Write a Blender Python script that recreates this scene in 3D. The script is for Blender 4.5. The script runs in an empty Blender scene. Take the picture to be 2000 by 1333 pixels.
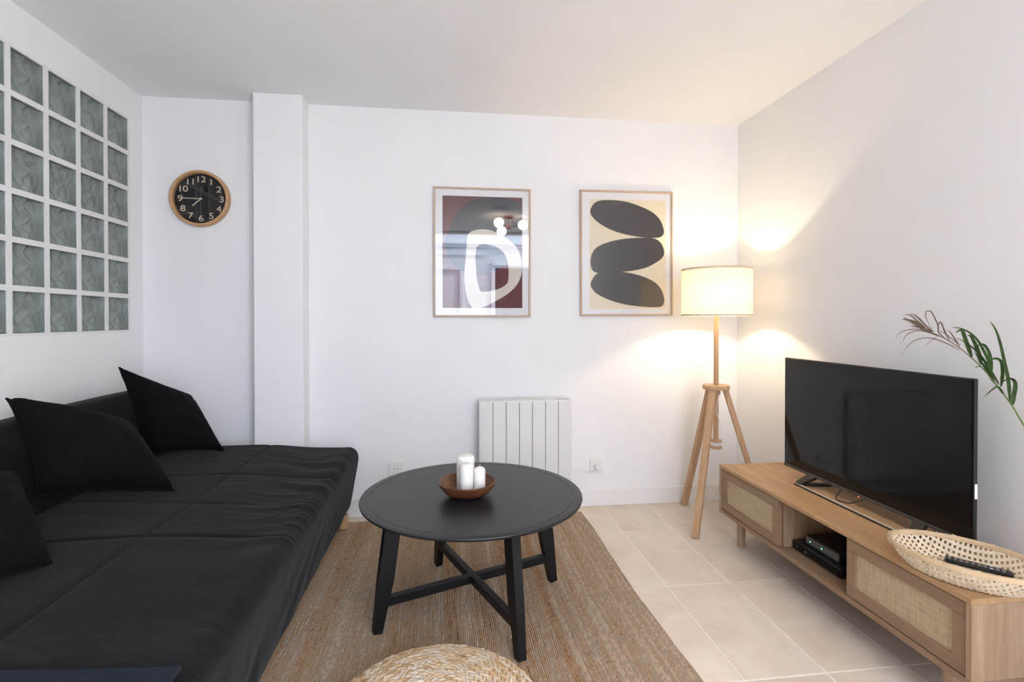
import bpy, bmesh, math, random
from mathutils import Vector, Matrix, noise
random.seed(7)
scene = bpy.context.scene
C = scene.collection
rad = math.radians

# ------------------------------------------------------------------ camera, sky, exposure
XL, XR, YB, ZC = -1.770, 1.940, 3.244, 2.523      # side walls, back wall, ceiling
YR = -1.17                                         # rear glazed opening, behind the camera
cam_d = bpy.data.cameras.new('camera'); cam = bpy.data.objects.new('camera', cam_d); C.objects.link(cam)
cam.location = (0, 0, 1.2216)
cam.rotation_euler = (rad(90 - 0.48), rad(0.0), rad(-7.14))
cam_d.sensor_width = 36.0; cam_d.lens = 36.0 * 1000.27 / 2000.0
cam_d.shift_y = -(666.5 - 631.58) / 2000.0
cam_d.clip_start = 0.01
scene.camera = cam

world = bpy.data.worlds.new('world'); scene.world = world; world.use_nodes = True
bgn = world.node_tree.nodes['Background']
bgn.inputs['Color'].default_value = (0.885, 0.95, 1.085, 1); bgn.inputs['Strength'].default_value = 11.0
sun_d = bpy.data.lights.new('sun', 'SUN'); sun_d.energy = 16.0; sun_d.angle = rad(2); sun_d.color = (1, 0.96, 0.9)
sun = bpy.data.objects.new('sun', sun_d); C.objects.link(sun); sun.location = (0, 6, 8)
sun.rotation_euler = Vector((-0.80, -0.25, -0.55)).to_track_quat('-Z', 'Y').to_euler()
for nm_, loc_, rot_, sx_, sy_ in (('portal_rear', (0.80, YR - 0.02, 1.25), (rad(90), 0, 0), 2.0, 2.5),):
    pd = bpy.data.lights.new(nm_, 'AREA'); pd.shape = 'RECTANGLE'; pd.size = sx_; pd.size_y = sy_; pd.cycles.is_portal = True
    po = bpy.data.objects.new(nm_, pd); C.objects.link(po); po.location = loc_; po.rotation_euler = rot_
scene.view_settings.view_transform = 'Standard'
scene.view_settings.look = 'None'
scene.view_settings.gamma = 1.0
scene.view_settings.use_curve_mapping = False
scene.view_settings.exposure = 0.05
scene.cycles.use_denoising = True
scene.cycles.max_bounces = 7; scene.cycles.diffuse_bounces = 5; scene.cycles.glossy_bounces = 4; scene.cycles.transparent_max_bounces = 10
LAMP_W, GLOBE_E = 11.5, 30.0

# ------------------------------------------------------------------ node helpers
def new_mat(name):
    m = bpy.data.materials.new(name); m.use_nodes = True
    return m, m.node_tree, m.node_tree.nodes['Principled BSDF']
def nd(nt, typ, **kw):
    n = nt.nodes.new(typ)
    for k, v in kw.items(): setattr(n, k, v)
    return n
def lk(nt, a, b): nt.links.new(a, b)
def mathn(nt, op, a, b=None, c=None):
    n = nd(nt, 'ShaderNodeMath', operation=op)
    for i, v in enumerate((a, b, c)):
        if v is None: continue
        if isinstance(v, (int, float)): n.inputs[i].default_value = v
        else: lk(nt, v, n.inputs[i])
    return n.outputs[0]
def ramp(nt, fac, stops):
    r = nd(nt, 'ShaderNodeValToRGB'); e = r.color_ramp.elements
    while len(e) < len(stops): e.new(0.5)
    for el, (p, c) in zip(e, stops): el.position = p; el.color = (*c, 1)
    lk(nt, fac, r.inputs[0]); return r.outputs[0]
def objco(nt, scale=(1, 1, 1), rot=(0, 0, 0)):
    t = nd(nt, 'ShaderNodeTexCoord'); m = nd(nt, 'ShaderNodeMapping')
    m.inputs['Scale'].default_value = scale; m.inputs['Rotation'].default_value = rot
    lk(nt, t.outputs['Object'], m.inputs[0]); return m.outputs[0]
def noisen(nt, vec, scale, detail=3, rough=0.5, dist=0.0):
    n = nd(nt, 'ShaderNodeTexNoise'); lk(nt, vec, n.inputs['Vector'])
    n.inputs['Scale'].default_value = scale; n.inputs['Detail'].default_value = detail
    n.inputs['Roughness'].default_value = rough; n.inputs['Distortion'].default_value = dist
    return n.outputs[0]
def bump(nt, b, h, strength=0.3, dist=0.002):
    n = nd(nt, 'ShaderNodeBump'); n.inputs['Strength'].default_value = strength; n.inputs['Distance'].default_value = dist
    lk(nt, h, n.inputs['Height']); lk(nt, n.outputs[0], b.inputs['Normal'])
def plain(name, col, rough=0.5, spec=0.5, metal=0.0, vary=0.04, vscale=8.0, bmp=0.0, bscale=200.0, emit=None, estr=0.0):
    m, nt, b = new_mat(name)
    v = objco(nt); f = noisen(nt, v, vscale, 3)
    lk(nt, ramp(nt, f, [(0.3, tuple(c * (1 - vary) for c in col)), (0.7, tuple(min(1, c * (1 + vary)) for c in col))]), b.inputs['Base Color'])
    b.inputs['Roughness'].default_value = rough; b.inputs['Specular IOR Level'].default_value = spec
    b.inputs['Metallic'].default_value = metal
    if bmp: bump(nt, b, noisen(nt, v, bscale, 2), bmp)
    if emit: b.inputs['Emission Color'].default_value = (*emit, 1); b.inputs['Emission Strength'].default_value = estr
    return m
def wood(name, c1, c2, axis='Y', rough=0.45, scale=1.0, spec=0.4):
    m, nt, b = new_mat(name)
    sc = {'X': (1.2, 18, 18), 'Y': (18, 1.2, 18), 'Z': (18, 18, 1.2)}[axis]
    v = objco(nt, tuple(s * scale for s in sc))
    a = noisen(nt, v, 1.6, 4, 0.6, 0.6); g = noisen(nt, objco(nt, tuple(s * scale * 5 for s in sc)), 2.5, 3, 0.6)
    f = mathn(nt, 'ADD', mathn(nt, 'MULTIPLY', a, 0.7), mathn(nt, 'MULTIPLY', g, 0.3))
    mid = tuple((x + y) / 2 for x, y in zip(c1, c2))
    lk(nt, ramp(nt, f, [(0.32, c1), (0.5, mid), (0.68, c2)]), b.inputs['Base Color'])
    b.inputs['Roughness'].default_value = rough; b.inputs['Specular IOR Level'].default_value = spec
    bump(nt, b, g, 0.12, 0.001); return m
def fabric(name, c1, c2, scale=500.0, rough=0.95, sheen=0.05, bmp=0.4):
    m, nt, b = new_mat(name)
    t = nd(nt, 'ShaderNodeTexCoord'); sep = nd(nt, 'ShaderNodeSeparateXYZ'); lk(nt, t.outputs['Object'], sep.inputs[0])
    th = noisen(nt, objco(nt, (25, 420, 60)), 1.0, 3, 0.6)
    big = noisen(nt, t.outputs['Object'], 9, 3)
    hz = noisen(nt, t.outputs['Object'], 420, 2, 0.7)
    f = mathn(nt, 'ADD', mathn(nt, 'MULTIPLY', th, 0.40), mathn(nt, 'ADD', mathn(nt, 'MULTIPLY', big, 0.25), mathn(nt, 'MULTIPLY', hz, 0.35)))
    lk(nt, ramp(nt, f, [(0.38, c1), (0.62, c2)]), b.inputs['Base Color'])
    b.inputs['Roughness'].default_value = rough; b.inputs['Specular IOR Level'].default_value = 0.08
    b.inputs['Sheen Weight'].default_value = sheen; b.inputs['Sheen Roughness'].default_value = 0.5
    bump(nt, b, mathn(nt, 'ADD', th, mathn(nt, 'MULTIPLY', hz, 0.5)), bmp, 0.001); return m
def glassy(name, ior=1.5, tint=(1, 1, 1), rough=0.0, wave=False):
    m = bpy.data.materials.new(name); m.use_nodes = True; nt = m.node_tree; nt.nodes.clear()
    o = nd(nt, 'ShaderNodeOutputMaterial'); mx = nd(nt, 'ShaderNodeMixShader'); tr = nd(nt, 'ShaderNodeBsdfTransparent')
    gl = nd(nt, 'ShaderNodeBsdfGlossy'); fr = nd(nt, 'ShaderNodeFresnel'); bf = nd(nt, 'ShaderNodeNewGeometry')          # same reflectance from either side of the thin sheet
    mi = nd(nt, 'ShaderNodeMix'); mi.inputs[2].default_value = ior; mi.inputs[3].default_value = 1 / ior
    lk(nt, bf.outputs['Backfacing'], mi.inputs[0]); lk(nt, mi.outputs[0], fr.inputs[0])
    tr.inputs[0].default_value = (*tint, 1); gl.inputs['Roughness'].default_value = rough
    lk(nt, fr.outputs[0], mx.inputs[0]); lk(nt, tr.outputs[0], mx.inputs[1]); lk(nt, gl.outputs[0], mx.inputs[2]); lk(nt, mx.outputs[0], o.inputs[0])
    return m

# ------------------------------------------------------------------ materials
M = {}
M['wall'] = plain('wall_paint', (0.85, 0.85, 0.855), 0.85, 0.2, vary=0.008, vscale=3, bmp=0.04, bscale=300)
M['ceiling'] = plain('ceiling_paint', (0.90, 0.893, 0.888), 0.9, 0.2, vary=0.008, vscale=3, bmp=0.04, bscale=300)
M['trim'] = plain('trim_paint', (0.82, 0.81, 0.80), 0.45, 0.4, vary=0.01)
M['facade'] = plain('facade_plaster', (0.80, 0.85, 0.93), 0.85, 0.2, vary=0.02)
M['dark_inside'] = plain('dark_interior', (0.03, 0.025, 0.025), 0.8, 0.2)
M['light_block'] = wood('light_block_dark', (0.05, 0.042, 0.036), (0.10, 0.085, 0.072), 'Z', 0.7)  # dark so the added light-blocking slab sends little light indoors
M['terrace'] = plain('terrace_stone', (0.68, 0.67, 0.65), 0.8, 0.2)
M['grout'] = plain('tile_grout', (0.84, 0.81, 0.77), 0.9, 0.2, bmp=0.1)
def tile_mat():
    m, nt, b = new_mat('beige_tile')
    g = nd(nt, 'ShaderNodeNewGeometry'); oi = nd(nt, 'ShaderNodeObjectInfo')
    mp = nd(nt, 'ShaderNodeMapping'); lk(nt, g.outputs['Position'], mp.inputs[0])
    cx = nd(nt, 'ShaderNodeCombineXYZ'); lk(nt, mathn(nt, 'MULTIPLY', oi.outputs['Random'], 37.0), cx.inputs[2])
    lk(nt, cx.outputs[0], mp.inputs['Location'])
    a = noisen(nt, mp.outputs[0], 3.5, 5, 0.6, 0.9); v = noisen(nt, mp.outputs[0], 2.2, 4, 0.55, 1.6)
    vein = mathn(nt, 'LESS_THAN', mathn(nt, 'ABSOLUTE', mathn(nt, 'SUBTRACT', v, 0.5)), 0.006)
    base = ramp(nt, a, [(0.3, (0.62, 0.525, 0.435)), (0.5, (0.675, 0.585, 0.495)), (0.7, (0.73, 0.645, 0.555))])
    mx = nd(nt, 'ShaderNodeMix', data_type='RGBA'); lk(nt, mathn(nt, 'MULTIPLY', vein, 0.10), mx.inputs[0])
    lk(nt, base, mx.inputs[6]); mx.inputs[7].default_value = (0.46, 0.35, 0.27, 1)
    hs = nd(nt, 'ShaderNodeHueSaturation'); lk(nt, mx.outputs[2], hs.inputs['Color'])
    lk(nt, mathn(nt, 'ADD', mathn(nt, 'MULTIPLY', oi.outputs['Random'], 0.08), 0.96), hs.inputs['Value'])
    lk(nt, hs.outputs[0], b.inputs['Base Color'])
    b.inputs['Roughness'].default_value = 0.42; b.inputs['Specular IOR Level'].default_value = 0.4
    bump(nt, b, a, 0.05, 0.002); return m
M['tile'] = tile_mat()
M['mortar'] = plain('block_mortar', (0.78, 0.775, 0.77), 0.8, 0.2, vary=0.02, bmp=0.1)
M['block_core'] = plain('glass_block_core', (0.33, 0.35, 0.345), 0.16, 0.6, vary=0.25, vscale=16)
M['block_pane'] = glassy('glass_block_pane', 1.5, (0.82, 0.85, 0.84), 0.035)
M['pane'] = glassy('picture_glass', 1.58, (1, 1, 1), 0.012)
M['clock_pane'] = glassy('clock_glass', 1.4, (1, 1, 1), 0.012)
M['sofa'] = fabric('charcoal_cover', (0.0030, 0.0030, 0.0042), (0.0110, 0.0108, 0.0132), sheen=0.06)
M['cushion'] = fabric('black_linen', (0.0034, 0.0036, 0.0046), (0.0064, 0.0067, 0.0084), sheen=0.01, bmp=0.3)
M['throw'] = fabric('navy_weave', (0.0080, 0.0105, 0.0190), (0.0150, 0.0190, 0.0310), sheen=0.05)
M['black_metal'] = plain('black_metal', (0.008, 0.008, 0.009), 0.4, 0.4)
M['beech'] = wood('beech_leg', (0.50, 0.30, 0.16), (0.58, 0.37, 0.21), 'Z')
M['leg_black'] = plain('black_brown_leg', (0.0055, 0.0055, 0.0065), 0.5, 0.3, vary=0.15, vscale=30)
M['table_black'] = plain('black_brown_lacquer', (0.012, 0.012, 0.0140), 0.37, 0.42, vary=0.15, vscale=30, bmp=0.03, bscale=120)
M['acacia'] = wood('acacia_wood', (0.045, 0.016, 0.007), (0.215, 0.080, 0.034), 'X', 0.32, 1.6, 0.5)
M['wax'] = plain('white_wax', (0.86, 0.84, 0.80), 0.5, 0.4, vary=0.01)
M['wick'] = plain('cotton_wick', (0.75, 0.72, 0.66), 0.9, 0.1)
M['oak_z'] = wood('oak_upright', (0.42, 0.25, 0.135), (0.60, 0.39, 0.23), 'Z', 0.5)
M['oak_y'] = wood('oak_long', (0.35, 0.205, 0.10), (0.53, 0.335, 0.175), 'Y', 0.42)
M['oak_side'] = wood('oak_side', (0.29, 0.18, 0.105), (0.46, 0.325, 0.215), 'Z', 0.5)
M['oak_shaded'] = wood('bench_oak_shaded', (0.245, 0.155, 0.092), (0.325, 0.215, 0.132), 'Y', 0.5)  # darker copy of the bench oak: the front's shade put into the colour
M['frame_oak'] = wood('pale_oak_frame', (0.47, 0.34, 0.24), (0.58, 0.45, 0.34), 'Z', 0.45)
M['clock_wood'] = wood('clock_rim_wood', (0.46, 0.25, 0.105), (0.60, 0.37, 0.19), 'X', 0.4)
M['screen'] = plain('screen_glass', (0.0045, 0.0045, 0.005), 0.05, 0.26, vary=0.0)
M['black_plastic'] = plain('black_plastic', (0.010, 0.010, 0.011), 0.35, 0.45)
M['chin_plastic'] = plain('dark_grey_plastic', (0.05, 0.05, 0.052), 0.35, 0.4)
M['box_front'] = plain('box_front', (0.11, 0.11, 0.107), 0.4, 0.4)
M['grey_plastic'] = plain('grey_plastic', (0.22, 0.22, 0.22), 0.4, 0.4)
M['shine_beige'] = plain('painted_shine_beige', (0.55, 0.47, 0.38), 0.35, 0.5)  # non-metal beige; the silver strip's bright reflection is put into the colour
M['white_plastic'] = plain('white_plastic', (0.80, 0.80, 0.79), 0.35, 0.45, vary=0.01)
M['radiator'] = plain('radiator_enamel', (0.74, 0.735, 0.72), 0.4, 0.4, vary=0.01)
M['dark_gap'] = plain('dark_gap', (0.10, 0.10, 0.10), 0.7, 0.2)
M['paper_white'] = plain('print_paper', (0.80, 0.80, 0.82), 0.7, 0.2, vary=0.01)
M['print_rust'] = plain('print_rust', (0.135, 0.043, 0.045), 0.7, 0.2, vary=0.03)
M['print_navy'] = plain('print_slate', (0.030, 0.032, 0.046), 0.7, 0.2, vary=0.03)
M['print_cream'] = plain('print_cream', (0.66, 0.61, 0.53), 0.7, 0.2, vary=0.02)
M['print_sand'] = plain('print_sand', (0.77, 0.68, 0.52), 0.7, 0.2, vary=0.02)
M['print_charcoal'] = plain('print_charcoal', (0.036, 0.030, 0.034), 0.7, 0.2, vary=0.05)
M['clock_face'] = plain('clock_face', (0.010, 0.010, 0.012), 0.5, 0.3)
M['brass'] = plain('pale_gold', (0.70, 0.60, 0.46), 0.4, 0.5, vary=0.02)
M['copper'] = plain('copper', (0.55, 0.24, 0.15), 0.25, 0.5, metal=0.9)
M['globe'] = plain('opal_globe', (0.9, 0.88, 0.84), 0.3, 0.3, emit=(1.0, 0.86, 0.68), estr=GLOBE_E)
M['bulb'] = glassy('lamp_bulb', 1.2, (1, 1, 1), 0.05)
M['led_green'] = plain('green_led', (0.1, 0.6, 0.35), 0.4, 0.3, emit=(0.15, 1.0, 0.6), estr=1.5)
M['led_red'] = plain('red_led', (0.6, 0.1, 0.08), 0.4, 0.3, emit=(1.0, 0.12, 0.08), estr=2.5)
M['leaf'] = plain('reed_leaf_green', (0.060, 0.125, 0.028), 0.5, 0.4, vary=0.35, vscale=60)
M['leaf_dry'] = plain('reed_leaf_dry', (0.30, 0.225, 0.175), 0.8, 0.2, vary=0.35, vscale=60)
M['stem'] = plain('reed_stem', (0.14, 0.20, 0.06), 0.6, 0.3, vary=0.2, vscale=30)
M['vase'] = plain('stoneware', (0.62, 0.58, 0.52), 0.6, 0.3, vary=0.06)
M['strip'] = plain('bamboo_strip', (0.72, 0.60, 0.44), 0.55, 0.35, vary=0.12, vscale=40)
M['rim_strip'] = plain('bamboo_rim', (0.60, 0.44, 0.27), 0.55, 0.35, vary=0.12, vscale=20)
def shade_mat():
    m = bpy.data.materials.new('linen_shade'); m.use_nodes = True; nt = m.node_tree; nt.nodes.clear()
    o = nd(nt, 'ShaderNodeOutputMaterial'); mx = nd(nt, 'ShaderNodeMixShader'); d = nd(nt, 'ShaderNodeBsdfDiffuse'); t = nd(nt, 'ShaderNodeBsdfTranslucent')
    f = noisen(nt, objco(nt, (1, 1, 1)), 60, 3)
    c = ramp(nt, f, [(0.3, (0.84, 0.80, 0.72)), (0.7, (0.90, 0.86, 0.78))])
    lk(nt, c, d.inputs[0]); lk(nt, c, t.inputs[0]); mx.inputs[0].default_value = 0.34
    lk(nt, d.outputs[0], mx.inputs[1]); lk(nt, t.outputs[0], mx.inputs[2]); lk(nt, mx.outputs[0], o.inputs[0]); return m
M['shade'] = shade_mat()
def rattan_mat():
    m, nt, b = new_mat('rattan_webbing')
    t = nd(nt, 'ShaderNodeTexCoord'); s = nd(nt, 'ShaderNodeSeparateXYZ'); lk(nt, t.outputs['Object'], s.inputs[0])
    k = 2 * math.pi / 0.0052
    a = mathn(nt, 'SINE', mathn(nt, 'MULTIPLY', s.outputs[1], k)); c = mathn(nt, 'SINE', mathn(nt, 'MULTIPLY', s.outputs[2], k))
    h = mathn(nt, 'MAXIMUM', a, c)
    hole = mathn(nt, 'LESS_THAN', h, -0.25)
    n = noisen(nt, objco(nt, (1, 60, 4)), 3, 3, 0.6); n2 = noisen(nt, objco(nt, (1, 4, 60)), 3, 3, 0.6)
    f = mathn(nt, 'MULTIPLY', mathn(nt, 'ADD', n, n2), 0.5)
    base = ramp(nt, f, [(0.35, (0.48, 0.35, 0.205)), (0.65, (0.68, 0.545, 0.36))])
    mx = nd(nt, 'ShaderNodeMix', data_type='RGBA'); lk(nt, mathn(nt, 'MULTIPLY', hole, 0.75), mx.inputs[0])
    lk(nt, base, mx.inputs[6]); mx.inputs[7].default_value = (0.16, 0.10, 0.055, 1)
    lk(nt, mx.outputs[2], b.inputs['Base Color']); b.inputs['Roughness'].default_value = 0.6
    bump(nt, b, h, 0.6, 0.001); return m
M['rattan'] = rattan_mat()
def rug_mat():
    m, nt, b = new_mat('jute_weave')
    a = nd(nt, 'ShaderNodeAttribute', attribute_name='tint')
    n = noisen(nt, objco(nt, (1, 0.4, 1)), 900, 2, 0.6)
    f = mathn(nt, 'ADD', mathn(nt, 'MULTIPLY', a.outputs['Fac'], 0.85), mathn(nt, 'MULTIPLY', n, 0.15))
    lk(nt, ramp(nt, f, [(0.10, (0.20, 0.12, 0.075)), (0.32, (0.43, 0.265, 0.145)), (0.45, (0.465, 0.335, 0.225)), (0.55, (0.40, 0.31, 0.24)), (0.68, (0.56, 0.44, 0.33)), (0.90, (0.63, 0.46, 0.29))]), b.inputs['Base Color'])
    b.inputs['Roughness'].default_value = 0.9; b.inputs['Specular IOR Level'].default_value = 0.15
    bump(nt, b, n, 0.4, 0.001); return m
M['rug'] = rug_mat()
def braid_mat():
    m, nt, b = new_mat('banana_fibre')
    a = nd(nt, 'ShaderNodeAttribute', attribute_name='tint')
    n = noisen(nt, objco(nt), 150, 3, 0.6)
    f = mathn(nt, 'ADD', mathn(nt, 'MULTIPLY', a.outputs['Fac'], 0.75), mathn(nt, 'MULTIPLY', n, 0.25))
    lk(nt, ramp(nt, f, [(0.05, (0.26, 0.15, 0.075)), (0.3, (0.50, 0.32, 0.165)), (0.55, (0.62, 0.46, 0.29)), (0.78, (0.64, 0.53, 0.41)), (0.97, (0.70, 0.63, 0.54))]), b.inputs['Base Color'])
    b.inputs['Roughness'].default_value = 0.7; bump(nt, b, n, 0.4, 0.002); return m
M['braid'] = braid_mat()

# ------------------------------------------------------------------ mesh helpers
def link(o, parent=None):
    C.objects.link(o)
    if parent is not None: o.parent = parent
    return o
def tag(o, label, cat=None, group=None, kind=None):
    o['label'] = label
    if cat: o['category'] = cat
    if group: o['group'] = group
    if kind: o['kind'] = kind
    return o
def thing(name, label, cat, loc=(0, 0, 0), rotz=0.0, group=None):
    o = bpy.data.objects.new(name, None); C.objects.link(o); o.empty_display_size = 0.05
    o.location = loc; o.rotation_euler = (0, 0, rotz)
    return tag(o, label, cat, group)
def obj(name, bm, mat, parent=None, smooth=None, loc=None, keep=False):
    if not keep: bmesh.ops.recalc_face_normals(bm, faces=bm.faces)
    me = bpy.data.meshes.new(name); bm.to_mesh(me); bm.free()
    if mat is not None: me.materials.append(M[mat] if isinstance(mat, str) else mat)
    if smooth is not None:
        me.polygons.foreach_set('use_smooth', [True] * len(me.polygons)); me.set_sharp_from_angle(angle=rad(smooth))
    o = bpy.data.objects.new(name, me); link(o, parent)
    if loc: o.location = loc
    return o
def struct(name, bm, mat, label, parent=None, smooth=None):
    o = obj(name, bm, mat, parent, smooth)
    if parent is None: tag(o, label, None, None, 'structure')
    return o
def box(bm, x0, x1, y0, y1, z0, z1, bev=0.0, seg=2):
    vs = [bm.verts.new((x, y, z)) for x in (x0, x1) for y in (y0, y1) for z in (z0, z1)]
    fs = [bm.faces.new([vs[i] for i in q]) for q in ((0, 1, 3, 2), (4, 6, 7, 5), (0, 4, 5, 1), (2, 3, 7, 6), (0, 2, 6, 4), (1, 5, 7, 3))]
    if bev:
        es = list({e for f in fs for e in f.edges})
        bmesh.ops.bevel(bm, geom=es, offset=bev, segments=seg, affect='EDGES', profile=0.5)
    return bm
def bx(*a, **k): return box(bmesh.new(), *a, **k)
def lathe(bm, prof, n=48, cx=0, cy=0, closed=False):
    rings = []
    for r, z in prof:
        if r < 1e-6: rings.append([bm.verts.new((cx, cy, z))])
        else: rings.append([bm.verts.new((cx + r * math.cos(2 * math.pi * i / n), cy + r * math.sin(2 * math.pi * i / n), z)) for i in range(n)])
    for a, b in zip(rings, rings[1:] + ([rings[0]] if closed else [])):
        for i in range(n):
            j = (i + 1) % n
            if len(a) == 1 and len(b) == 1: continue
            if len(a) == 1: bm.faces.new((a[0], b[i], b[j]))
            elif len(b) == 1: bm.faces.new((a[i], a[j], b[0]))
            else: bm.faces.new((a[i], a[j], b[j], b[i]))
    return bm
def tube(bm, pts, r, n=8, cap=True):
    pts = [Vector(p) for p in pts]; rs = r if isinstance(r, (list, tuple)) else [r] * len(pts)
    rings = []; up = None
    for i, p in enumerate(pts):
        t = (pts[min(i + 1, len(pts) - 1)] - pts[max(i - 1, 0)]).normalized()
        if up is None: up = Vector((0, 0, 1)) if abs(t.z) < 0.9 else Vector((1, 0, 0))
        s = t.cross(up).normalized(); u = s.cross(t).normalized(); up = u
        rings.append([bm.verts.new(p + (s * math.cos(a) + u * math.sin(a)) * rs[i]) for a in (2 * math.pi * k / n for k in range(n))])
    for a, b in zip(rings, rings[1:]):
        for k in range(n): bm.faces.new((a[k], a[(k + 1) % n], b[(k + 1) % n], b[k]))
    if cap: bm.faces.new(rings[0][::-1]); bm.faces.new(rings[-1])
    return bm
def bar(bm, p0, p1, w0, d0, w1=None, d1=None, side=None, bev=0.0):
    """tapered rectangular bar from p0 to p1; w along side, d across"""
    p0, p1 = Vector(p0), Vector(p1); t = (p1 - p0).normalized()
    s = Vector(side) if side else (Vector((0, 0, 1)) if abs(t.z) < 0.9 else Vector((1, 0, 0)))
    s = (s - t * s.dot(t)).normalized(); u = t.cross(s).normalized()
    w1 = w0 if w1 is None else w1; d1 = d0 if d1 is None else d1
    vs = []
    for p, w, d in ((p0, w0, d0), (p1, w1, d1)):
        vs.append([bm.verts.new(p + s * a * w / 2 + u * b * d / 2) for a, b in ((-1, -1), (1, -1), (1, 1), (-1, 1))])
    fs = [bm.faces.new(vs[0][::-1]), bm.faces.new(vs[1])] + [bm.faces.new((vs[0][i], vs[0][(i + 1) % 4], vs[1][(i + 1) % 4], vs[1][i])) for i in range(4)]
    if bev: bmesh.ops.bevel(bm, geom=list({e for f in fs for e in f.edges}), offset=bev, segments=2, affect='EDGES', profile=0.5)
    return bm
def grid(bm, P, close_u=False):
    rows = [[bm.verts.new(p) for p in r] for r in P]
    for a, b in zip(rows, rows[1:]):
        for i in range(len(a) - 1): bm.faces.new((a[i], a[i + 1], b[i + 1], b[i]))
    return rows
def spline(pts, n=6):
    pts = [Vector(p) for p in pts]; out = []
    for i in range(len(pts) - 1):
        p0 = pts[max(i - 1, 0)]; p1 = pts[i]; p2 = pts[i + 1]; p3 = pts[min(i + 2, len(pts) - 1)]
        for k in range(n):
            t = k / n
            out.append(0.5 * ((2 * p1) + (p2 - p0) * t + (2 * p0 - 5 * p1 + 4 * p2 - p3) * t * t + (3 * p1 - p0 - 3 * p2 + p3) * t ** 3))
    out.append(pts[-1]); return out
def smoothloop(pts, n=5):
    m = len(pts); V = [Vector((p[0], p[1], 0)) for p in pts]; out = []
    for i in range(m):
        p0, p1, p2, p3 = V[i - 1], V[i], V[(i + 1) % m], V[(i + 2) % m]
        for k in range(n):
            t = k / n
            q = 0.5 * ((2 * p1) + (p2 - p0) * t + (2 * p0 - 5 * p1 + 4 * p2 - p3) * t * t + (3 * p1 - p0 - 3 * p2 + p3) * t ** 3)
            out.append((q.x, q.y))
    return out

# reed stem and leaf paths
STEM =  [(1.68, 1.304, 0.908), (1.68, 1.336, 0.96), (1.68, 1.38, 1.016), (1.68, 1.428, 1.07), (1.68, 1.492, 1.122), (1.68, 1.562, 1.161), (1.68, 1.637, 1.186), (1.68, 1.706, 1.222)]
GREEN =  [
  ([(1.68, 1.456, 1.098), (1.67, 1.464, 1.141), (1.659, 1.468, 1.18), (1.649, 1.468, 1.185), (1.639, 1.474, 1.176)], 0.0247),
  ([(1.68, 1.427, 1.076), (1.679, 1.434, 1.111), (1.678, 1.445, 1.142), (1.676, 1.457, 1.166), (1.675, 1.467, 1.167)], 0.0247),
  ([(1.68, 1.398, 1.042), (1.676, 1.402, 1.088), (1.671, 1.414, 1.125), (1.667, 1.427, 1.153), (1.663, 1.449, 1.177), (1.659, 1.477, 1.191), (1.654, 1.503, 1.193)], 0.0171),
  ([(1.68, 1.398, 1.045), (1.68, 1.398, 1.082), (1.681, 1.404, 1.113), (1.681, 1.416, 1.136), (1.682, 1.43, 1.14), (1.682, 1.452, 1.126)], 0.0213),
  ([(1.68, 1.374, 1.02), (1.681, 1.402, 1.063), (1.683, 1.431, 1.103), (1.684, 1.466, 1.135), (1.685, 1.514, 1.16)], 0.0162),
  ([(1.68, 1.368, 1.014), (1.668, 1.354, 1.056), (1.655, 1.347, 1.09), (1.643, 1.35, 1.102), (1.63, 1.354, 1.099), (1.618, 1.367, 1.085)], 0.0188),
  ([(1.68, 1.343, 0.972), (1.666, 1.336, 1.034), (1.653, 1.336, 1.088), (1.639, 1.339, 1.153), (1.625, 1.341, 1.192), (1.612, 1.346, 1.215)], 0.0196),
  ([(1.68, 1.336, 0.96), (1.686, 1.338, 0.988), (1.692, 1.338, 1.018), (1.698, 1.346, 1.035), (1.704, 1.366, 1.039), (1.71, 1.39, 1.023)], 0.0247),
  ([(1.68, 1.36, 0.991), (1.667, 1.364, 1.012), (1.654, 1.364, 1.012), (1.641, 1.385, 0.98)], 0.0145),
  ([(1.68, 1.428, 1.07), (1.659, 1.419, 1.071), (1.638, 1.412, 1.067)], 0.0068),
  ([(1.68, 1.386, 1.021), (1.692, 1.413, 1.049), (1.705, 1.44, 1.072), (1.717, 1.46, 1.083), (1.729, 1.493, 1.116)], 0.0188)]
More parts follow.
